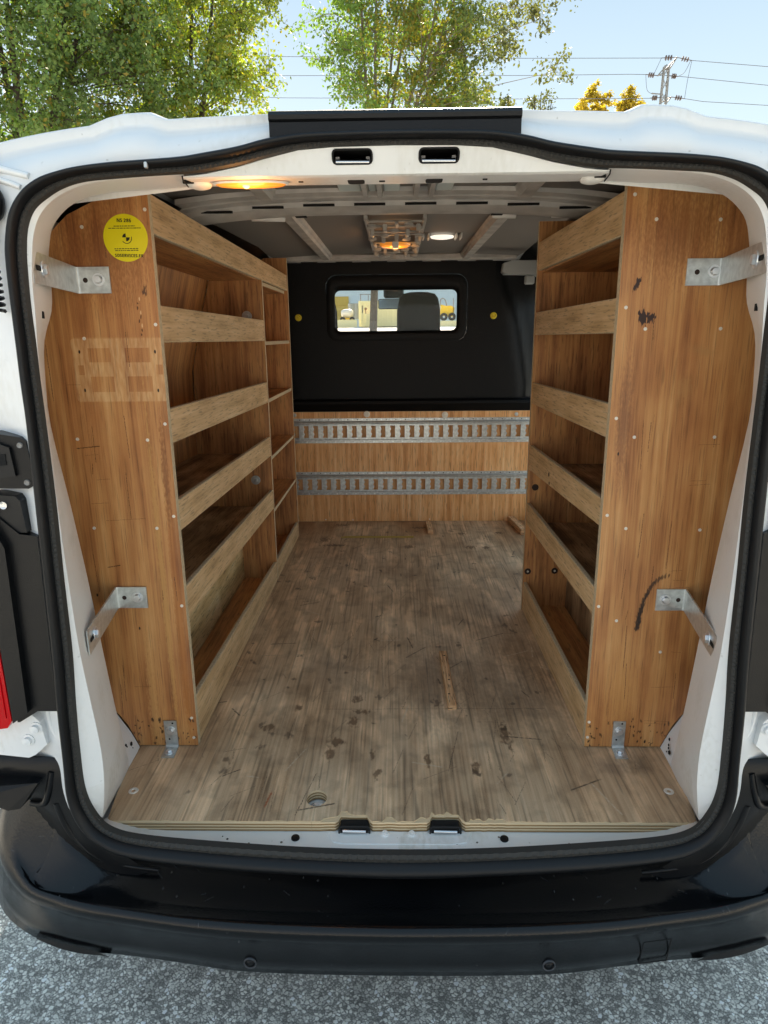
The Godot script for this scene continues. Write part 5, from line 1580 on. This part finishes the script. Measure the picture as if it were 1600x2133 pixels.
# ---------------------------------------------------------------- surroundings
# spec: base, fork (where the stem divides), crown centre and radii, clumps, leaves in a clump, leaf size, clump radius, seed; shade(pos, rng) -> leaf colour
func tree(label: String, base: Vector3, fork: Vector3, trunk_r: float, centre: Vector3, radii: Vector3, clumps: int, leaves: int, size: float, cr: Vector2, sd: int, stems: int, shade: Callable, group := "trees beyond the van", keep = null) -> void:
	var t := thing("tree", label, "tree", base, group)
	var rng := RandomNumberGenerator.new(); rng.seed = sd
	var b := MB.new()
	b.tube(curve(PackedVector3Array([base, base.lerp(fork, 0.5) + V(rng.randf_range(-0.15, 0.15), 0, 0), fork]), 6), trunk_r, trunk_r * 0.72, 10)
	put("trunk", b, M.bark, t)
	# stems rise from the fork through the crown
	var axes := []
	b = MB.new()
	for k in stems:
		var a := TAU * k / stems + rng.randf() * 0.8
		var top := centre + V(cos(a) * radii.x * 0.55, radii.y * rng.randf_range(0.55, 0.95), sin(a) * radii.z * 0.5)
		var mid := fork.lerp(top, 0.45) + V(cos(a) * 0.25, 0.1, sin(a) * 0.2) * radii.x * 0.3
		var pth := curve(PackedVector3Array([fork - V(0, 0.1, 0), mid, top]), 8)
		axes.append(pth)
		b.tube(pth, trunk_r * 0.45, 0.012, 7)
	var pos := []
	var guard := 0
	while pos.size() < clumps and guard < clumps * 40:
		guard += 1
		var q := V(rng.randf_range(-1, 1), rng.randf_range(-1, 1), rng.randf_range(-1, 1))
		if q.length() > 1.0: continue
		if q.length() < 0.35 and rng.randf() < 0.6: continue
		var p := centre + q * radii
		if keep != null and not keep.call(p): continue
		pos.append(p)
	var places := []
	var cols := []
	for p in pos:
		# a limb from the nearest stem, then twigs
		var best: Vector3 = axes[0][0]
		for ax in axes:
			for q in ax:
				if q.y < p.y - 0.2 and q.distance_to(p) + maxf(0, q.y - p.y + 0.8) * 0.4 < best.distance_to(p): best = q
		var mid := best.lerp(p, 0.5) + V(rng.randf_range(-0.2, 0.2), rng.randf_range(0.0, 0.25), rng.randf_range(-0.2, 0.2))
		b.tube(curve(PackedVector3Array([best, mid, p]), 4), 0.016, 0.005, 4, false, false)
		var r := rng.randf_range(cr.x, cr.y)
		var tone := rng.randf_range(0.72, 1.25)
		for k in 7:
			var d := V(rng.randf_range(-1, 1), rng.randf_range(-0.5, 1), rng.randf_range(-1, 1)).normalized()
			var tip: Vector3 = p + d * r * V(1.0, 0.85, 1.0)
			b.tube(PackedVector3Array([p, p.lerp(tip, 0.55) + V(0, 0.04, 0), tip]), 0.005, 0.002, 3, false, false)
			for j in leaves / 7:
				var q: Vector3 = p.lerp(tip, pow(rng.randf(), 0.6) * 1.08) + V(rng.randfn(0, 1), rng.randfn(0, 1), rng.randfn(0, 1)) * r * 0.17
				var bs := Basis.from_euler(V(rng.randf_range(-1.2, 1.2), rng.randf() * TAU, rng.randf_range(1.6, 4.6)))
				places.append(Transform3D(bs.scaled_local(Vector3.ONE * size * rng.randf_range(0.65, 1.3)), q - base))
				var c: Color = shade.call(q, rng)
				cols.append(Color(c.r * tone, c.g * tone, c.b * tone * 0.95))
	put("branches", b, M.limb_grey if sd == 303 else M.limb, t)
	# the crown: every leaf two folded faces, all in one mesh
	var vs := PackedVector3Array(); var ns := PackedVector3Array(); var cs := PackedColorArray(); var ix := PackedInt32Array()
	var P := [V(0, 0, 0), V(0.30, 0.45, 0.06), V(0, 1.0, -0.05), V(-0.30, 0.45, 0.06)]
	for i in places.size():
		var x: Transform3D = places[i]
		var nn := x.basis.z.normalized()
		var at := vs.size()
		for k in 4:
			vs.append(x * P[k]); ns.append(nn); cs.append(cols[i])
		ix.append_array([at, at + 2, at + 1, at, at + 3, at + 2])
	var arr := []
	arr.resize(Mesh.ARRAY_MAX)
	arr[Mesh.ARRAY_VERTEX] = vs; arr[Mesh.ARRAY_NORMAL] = ns; arr[Mesh.ARRAY_COLOR] = cs; arr[Mesh.ARRAY_INDEX] = ix
	var cm := ArrayMesh.new()
	cm.add_surface_from_arrays(Mesh.PRIMITIVE_TRIANGLES, arr)
	cm.surface_set_material(0, M.leaf)
	var o := MeshInstance3D.new()
	o.name = "crown"; o.mesh = cm
	t.add_child(o)

func build_trees() -> void:
	var green := func(q: Vector3, r: RandomNumberGenerator) -> Color:
		var c := Color(0.11, 0.19, 0.06).lerp(Color(0.21, 0.28, 0.09), r.randf())
		if r.randf() < 0.07: c = Color(0.30, 0.24, 0.05)
		return c
	var gold := func(q: Vector3, r: RandomNumberGenerator) -> Color:
		var c := Color(0.17, 0.25, 0.05).lerp(Color(0.33, 0.34, 0.06), r.randf())
		if r.randf() < 0.09: c = Color(0.38, 0.31, 0.05)
		return c
	var mixed := func(q: Vector3, r: RandomNumberGenerator) -> Color:
		var t := clampf((q.x + 2.2) / 6.5, 0, 1)
		var c := Color(0.18, 0.27, 0.07).lerp(Color(0.15, 0.15, 0.08), smoothstep(0.45, 0.85, t))
		var y := exp(-pow((t - 0.42) / 0.22, 2)) * 0.55
		if r.randf() < y: c = Color(0.36, 0.29, 0.045).lerp(Color(0.24, 0.23, 0.04), r.randf())
		return c
	var yellow := func(q: Vector3, r: RandomNumberGenerator) -> Color:
		return Color(0.62, 0.42, 0.035).lerp(Color(0.50, 0.38, 0.06), r.randf())
	tree("broad dense green tree filling the sky over the left end of the van roof", V(-8.3, 0.2, -14.5), V(-8.0, 4.0, -14.5), 0.26, V(-7.9, 7.6, -14.5), V(3.8, 3.5, 2.6), 210, 290, 0.10, Vector2(0.45, 0.85), 101, 5, green, "trees beyond the van", func(p): return p.y > 4.6)
	tree("yellowish green tree beside the broad dense one, nearer the sky gap", V(-5.4, 0.4, -16.5), V(-5.3, 4.2, -16.5), 0.22, V(-5.2, 8.2, -16.5), V(2.45, 4.2, 2.2), 165, 280, 0.10, Vector2(0.42, 0.78), 202, 4, gold, "trees beyond the van", func(p): return p.y > 5.0)
	tree("tall open tree with grey stems and yellowing leaves over the middle of the van", V(-0.72, 1.2, -20.0), V(-0.45, 5.6, -20.0), 0.13, V(1.4, 10.4, -20.0), V(4.0, 4.6, 2.4), 255, 210, 0.11, Vector2(0.40, 0.72), 303, 7, mixed, "trees beyond the van",
		func(p): return p.y > 5.4 and (p.y > 8.2 or p.x < 3.2) and not (p.x > 2.6 and int(p.x * 97) % 3 != 0))
	tree("small dark sprig of a tree showing between the open tree and the golden poplars", V(4.4, 1.9, -21.5), V(4.4, 5.5, -21.5), 0.07, V(4.45, 7.7, -21.5), V(0.55, 1.1, 0.5), 12, 110, 0.10, Vector2(0.22, 0.4), 404, 3, mixed)
	for q in [[18.9, 25.6, 505, 2.2, "golden poplar far off behind the van roof, the taller of two"], [22.3, 24.6, 606, 1.9, "golden poplar far off, close to the power pylon"]]:
		tree(q[4], V(q[0], 1.9, -70), V(q[0], 9, -70), 0.35, V(q[0], 17.0, -70), V(q[3], q[1] - 17.0, q[3]), 230, 120, 0.26, Vector2(0.35, 0.65), q[2], 3, yellow, "golden poplars in the distance",
			func(p): return absf(p.x - q[0]) < q[3] and p.y < q[1] - 1.8 * absf(sin((p.x - q[0]) * 2.6)) - 0.5 * absf(p.x - q[0]))

func build_power_line() -> void:
	var p := thing("power_pylon", "narrow lattice power pylon with staggered arms and disc insulators", "pylon", V(21.9, 0.0, -60))
	var bot := [V(21.30, 1.5, -60.3), V(22.10, 1.5, -60.3), V(22.10, 1.5, -59.7), V(21.30, 1.5, -59.7)]
	var top := [V(21.72, 22.35, -60.15), V(22.10, 22.35, -60.15), V(22.10, 22.35, -59.85), V(21.72, 22.35, -59.85)]
	for k in 4: 
		var b := MB.new(); b.tube(PackedVector3Array([bot[k], top[k]]), 0.07, 0.055, 5); put("pylon_leg", b, M.steel, p)
	var b := MB.new()
	for i in 22:
		for k in 4:
			var a: Vector3 = bot[k].lerp(top[k], i / 22.0); var c: Vector3 = bot[(k + 1) % 4].lerp(top[(k + 1) % 4], (i + 1) / 22.0)
			b.tube(PackedVector3Array([a, c]), 0.03, 0.03, 4, false, false)
	put("bracing", b, M.steel, p)
	for q in [[V(21.85, 22.1, -60), V(22.68, 22.97, -60)], [V(22.05, 21.95, -60), V(22.70, 22.95, -60)], [V(21.95, 22.45, -60), V(21.27, 21.69, -60)], [V(21.8, 21.9, -60), V(21.25, 21.66, -60)], [V(20.90, 20.42, -60), V(21.62, 20.36, -60)], [V(21.75, 19.75, -60), V(22.5, 20.15, -60)], [V(22.0, 19.5, -60), V(22.52, 20.12, -60)]]:
		b = MB.new(); b.tube(PackedVector3Array([q[0], q[1]]), 0.06, 0.045, 5); put("cross_arm", b, M.steel, p)
	# insulator strings: rod with three discs
	for q in [[V(22.68, 22.95, -60), V(21.45, 22.93, -60)], [V(22.70, 22.95, -60), V(23.9, 22.72, -60)], [V(21.27, 21.68, -60), V(20.30, 21.78, -60)], [V(22.2, 21.66, -60), V(22.9, 21.6, -60)], [V(22.5, 20.14, -60), V(23.6, 20.0, -60)], [V(21.6, 20.1, -60), V(20.8, 20.08, -60)]]:
		var d: Vector3 = (q[1] - q[0])
		b = MB.new(); b.tube(PackedVector3Array([q[0], q[1]]), 0.03, 0.03, 5)
		for k in 3:
			b.lathe([Vector2(0.03, -0.05), Vector2(0.20, -0.03), Vector2(0.16, 0.03), Vector2(0.03, 0.05)], q[0] + d * (0.38 + 0.17 * k), d, 10)
		put("insulator", b, M.insulator, p)
	for q in [[V(20.3, 21.8, -60), V(20.5, 20.7, -60), V(20.9, 20.4, -60)], [V(23.8, 22.7, -60), V(23.4, 21.9, -60), V(22.9, 21.6, -60)], [V(21.45, 22.93, -60), V(21.0, 21.9, -60), V(20.9, 21.75, -60)], [V(23.9, 22.72, -60), V(23.7, 21.3, -60), V(23.6, 20.0, -60)]]:
		b = MB.new(); b.tube(curve(PackedVector3Array([q[0], q[1], q[2]]), 6), 0.018, 0.018, 4); put("jumper", b, M.cable, p)
	var runs := [["highest power cable, running level to the pylon and on to the right", [-30, 24.2, -60, -9.8, 23.53, -60, 10.8, 23.08, -60, 21.45, 22.93, -60, 22.7, 22.95, -60, 23.9, 22.72, -60, 30.0, 22.19, -60, 42, 21.5, -60]],
		["middle power cable, between the highest and lowest ones", [-30, 22.9, -60, -9.48, 22.16, -60, 10.8, 21.86, -60, 19.0, 21.82, -60, 20.3, 21.78, -60, 21.3, 21.7, -60, 22.3, 21.67, -60, 23.6, 21.55, -60, 30.2, 20.86, -60, 42, 20.0, -60]],
		["lowest power cable, just over the roof edge of the van", [-30, 21.2, -60, -9.17, 20.55, -60, 10.9, 20.17, -60, 20.8, 20.07, -60, 22.5, 20.14, -60, 23.6, 20.0, -60, 25.1, 19.77, -60, 30.4, 19.41, -60, 42, 18.9, -60]]]
	for r in runs:
		b = MB.new(); b.tube(p3(r[1]), 0.022, 0.022, 5)
		tag(put("power_cable", b, M.cable), r[0], "cable", "power cables strung to the pylon")

func build_yard() -> void:
	# asphalt, and the paler yard that climbs gently in front of the van
	var b := MB.new()
	b.quad(V(-400, 0, 60), V(400, 0, 60), V(400, 0, -9), V(-400, 0, -9))
	var g := put("ground", b, M.asphalt); g.set_meta("kind", "structure")
	b = MB.new(); b.smooth = 1
	b.loft([p3([-400, 0, -9, 400, 0, -9]), p3([-400, 0.12, -11, 400, 0.12, -11]), p3([-400, 1.78, -23, 400, 1.78, -23]), p3([-400, 1.88, -25, 400, 1.88, -25]), p3([-400, 1.9, -420, 400, 1.9, -420])])
	g = put("yard", b, M.yard); g.set_meta("kind", "structure")
	# metal warehouse with an ochre door
	var w := thing("warehouse", "pale blue ribbed metal warehouse with an ochre door, seen through the bulkhead window", "warehouse", V(0, 1.88, -44))
	boxed("wall", V(-14, 1.85, -44.3), V(10, 8.5, -44), M.cladding, w, 0.0)
	for k in 72:
		var x := -13.9 + k * 0.333
		if x > -4.35 and x < -3.05: continue
		boxed("cladding_rib", V(x, 1.86, -44.0), V(x + 0.10, 8.45, -43.93), M.cladding, w, 0.0)
	boxed("door", V(-4.15, 1.86, -43.97), V(-3.06, 4.06, -43.90), M.door_ochre, w, 0.01)
	for k in 4: boxed("door_panel", V(-4.05, 2.0 + k * 0.5, -43.90), V(-3.16, 2.42 + k * 0.5, -43.87), M.door_ochre, w, 0.01)
	boxed("roof_edge", V(-14.2, 8.5, -44.6), V(10.2, 8.8, -43.8), M.grey_part, w, 0.0)
	# pale yellow container
	var c := thing("container", "pale yellow storage container in the yard, seen behind the tree trunk through the window", "container", V(-0.66, 1.88, -27))
	boxed("body", V(-1.46, 1.92, -28.2), V(0.30, 2.90, -26.0), M.cream, c, 0.02)
	for k in 9: boxed("side_rib", V(-1.40 + k * 0.205, 1.98, -26.0), V(-1.33 + k * 0.205, 2.84, -25.97), M.cream, c, 0.005)
	boxed("guard_rail", V(-1.42, 3.14, -26.3), V(-0.78, 3.17, -26.27), M.steel, c, 0.0)
	for x in [-1.40, -1.1, -0.8]: boxed("rail_post", V(x, 2.90, -26.3), V(x + 0.03, 3.17, -26.27), M.steel, c, 0.0)
	b = MB.new()
	b.lathe([Vector2(0.05, 0), Vector2(0.05, 0.004), Vector2(0, 0.004)], V(-1.18, 2.60, -25.968), V(0, 0, 1), 12)
	b.box(V(-1.33, 2.44, -25.968), V(-1.30, 2.72, -25.964)); b.box(V(-1.195, 2.42, -25.968), V(-1.165, 2.56, -25.964))
	put("painted_mark", b, M.ink, c)
	tag(boxed("kerb_block", V(-2.6, 1.9, -25.6), V(-1.5, 2.18, -25.3), M.cream), "long pale block along the yard left of the yellow container", "block")
	tag(boxed("kerb_block", V(1.2, 1.9, -25.4), V(3.2, 2.10, -25.1), M.cream), "long pale block below the yellow loader", "block")
	# pallet truck and drums at the left of the window
	var d := thing("compressor", "small white and orange wheeled compressor by the ochre door", "compressor", V(-2.0, 1.9, -26.5))
	b = MB.new(); b.lathe([Vector2(0.0, -0.24), Vector2(0.12, -0.22), Vector2(0.16, -0.12), Vector2(0.16, 0.12), Vector2(0.12, 0.22), Vector2(0, 0.24)], V(-1.95, 2.45, -26.5), V(1, 0, 0.2), 16, true); put("tank", b, M.white_plastic, d)
	boxed("frame", V(-2.2, 2.20, -26.65), V(-1.66, 2.28, -26.35), M.machine, d, 0.01)
	for x in [-2.12, -1.74]:
		b = MB.new(); b.lathe([Vector2(0.03, -0.04), Vector2(0.11, -0.035), Vector2(0.11, 0.035), Vector2(0.03, 0.04)], V(x, 2.21, -26.32), V(0, 0, 1), 14); put("wheel", b, M.tyre, d)
	for q in [[-1.60, "blue grey drum nearest the yellow container"], [-1.82, "blue grey drum behind the white compressor"]]:
		b = MB.new(); b.lathe([Vector2(0.0, 0.62), Vector2(0.14, 0.62), Vector2(0.15, 0.60), Vector2(0.14, 0.42), Vector2(0.15, 0.40), Vector2(0.14, 0.20), Vector2(0.15, 0.18), Vector2(0.15, 0.0)], V(q[0], 1.95 + 0.3, -27.4), Vector3.UP, 16)
		tag(put("drum", b, M.grey_part), q[1], "drum", "drums in the yard")
	# yellow loader at the right of the window
	var l := thing("loader", "small yellow loader with a roll bar parked in the yard", "loader", V(2.05, 1.9, -26.5))
	b = MB.new(); b.slab(p2([1.78, 2.32, 2.28, 2.28, 2.32, 2.62, 2.16, 2.70, 1.98, 2.68, 1.80, 2.74]), 2, -26.7, -26.2, -1); put("body", b, M.machine, l)
	b = MB.new(); b.tube(curve(p3([1.76, 2.70, -26.4, 1.78, 2.92, -26.4, 1.88, 2.98, -26.4, 1.98, 2.88, -26.4, 2.02, 2.70, -26.4]), 5), 0.022, 0.022, 6); put("roll_bar", b, M.steel, l)
	for x in [1.90, 2.22]:
		b = MB.new(); b.lathe([Vector2(0.05, -0.06), Vector2(0.15, -0.055), Vector2(0.15, 0.055), Vector2(0.05, 0.06)], V(x, 2.27, -26.15), V(0, 0, 1), 16); put("wheel", b, M.tyre, l)
	boxed("mast", V(2.26, 2.20, -26.25), V(2.29, 2.98, -26.2), M.steel, l, 0.0)

func _ready() -> void:
	# --- camera, sky, sun, exposure
	var cam := Camera3D.new(); cam.name = "camera"
	cam.fov = 75.44
	cam.position = V(0, 1.5651, 1.1728)
	cam.rotation = V(-0.26, 0.0199, -0.01)
	cam.near = 0.02; cam.far = 900
	add_child(cam)
	cam.current = true
	var env := Environment.new()
	env.background_mode = Environment.BG_SKY
	var sky_m := PanoramaSkyMaterial.new()
	var im := Image.create(512, 256, false, Image.FORMAT_RGBF)
	var stops := [[-90.0, Color(0.10, 0.10, 0.10)], [-2.0, Color(0.16, 0.165, 0.17)], [0.0, Color(0.27, 0.29, 0.295)], [10.0, Color(0.255, 0.29, 0.305)], [16.0, Color(0.212, 0.252, 0.288)], [24.0, Color(0.158, 0.203, 0.250)], [45.0, Color(0.125, 0.185, 0.235)], [90.0, Color(0.105, 0.158, 0.215)]]
	for y in 256:
		var el := 90.0 - 180.0 * (y + 0.5) / 256
		var c: Color = stops[0][1]
		for k in stops.size() - 1:
			if el >= stops[k][0]: c = stops[k][1].lerp(stops[k + 1][1], clampf((el - stops[k][0]) / (stops[k + 1][0] - stops[k][0]), 0, 1))
		for x in 512:
			var az := ((x + 0.5) / 512 - 0.5) * TAU
			var f := 1.0
			if el > 0: f = 1.0 + 0.16 * cos(az - 0.9) * exp(-el / 40.0)
			im.set_pixel(x, y, Color(c.r * f * (1.0 + (f - 1.0) * 0.5), c.g * f, c.b * f))
	sky_m.panorama = ImageTexture.create_from_image(im)
	var sky := Sky.new(); sky.sky_material = sky_m
	env.sky = sky
	env.background_energy_multiplier = 1.0
	env.tonemap_mode = Environment.TONE_MAPPER_LINEAR
	env.tonemap_exposure = 4.1
	env.ambient_light_source = Environment.AMBIENT_SOURCE_SKY
	env.sdfgi_enabled = true; env.ssao_enabled = true; env.ssil_enabled = true
	var we := WorldEnvironment.new(); we.name = "world_environment"; we.environment = env
	add_child(we)
	var sun := DirectionalLight3D.new(); sun.name = "sun"
	sun.light_color = C("fff0da"); sun.light_energy = 1.6; sun.light_angular_distance = 0.5; sun.shadow_enabled = true
	sun.rotation_degrees = V(-34, 180 - 4, 0)      # low in front of the van
	add_child(sun)
	make_materials()
	build_yard()
	build_van()
	build_floor_board()
	build_left_rack()
	build_right_rack()
	build_front_wall()
	build_brackets()
	build_battens()
	build_trees()
	build_power_line()
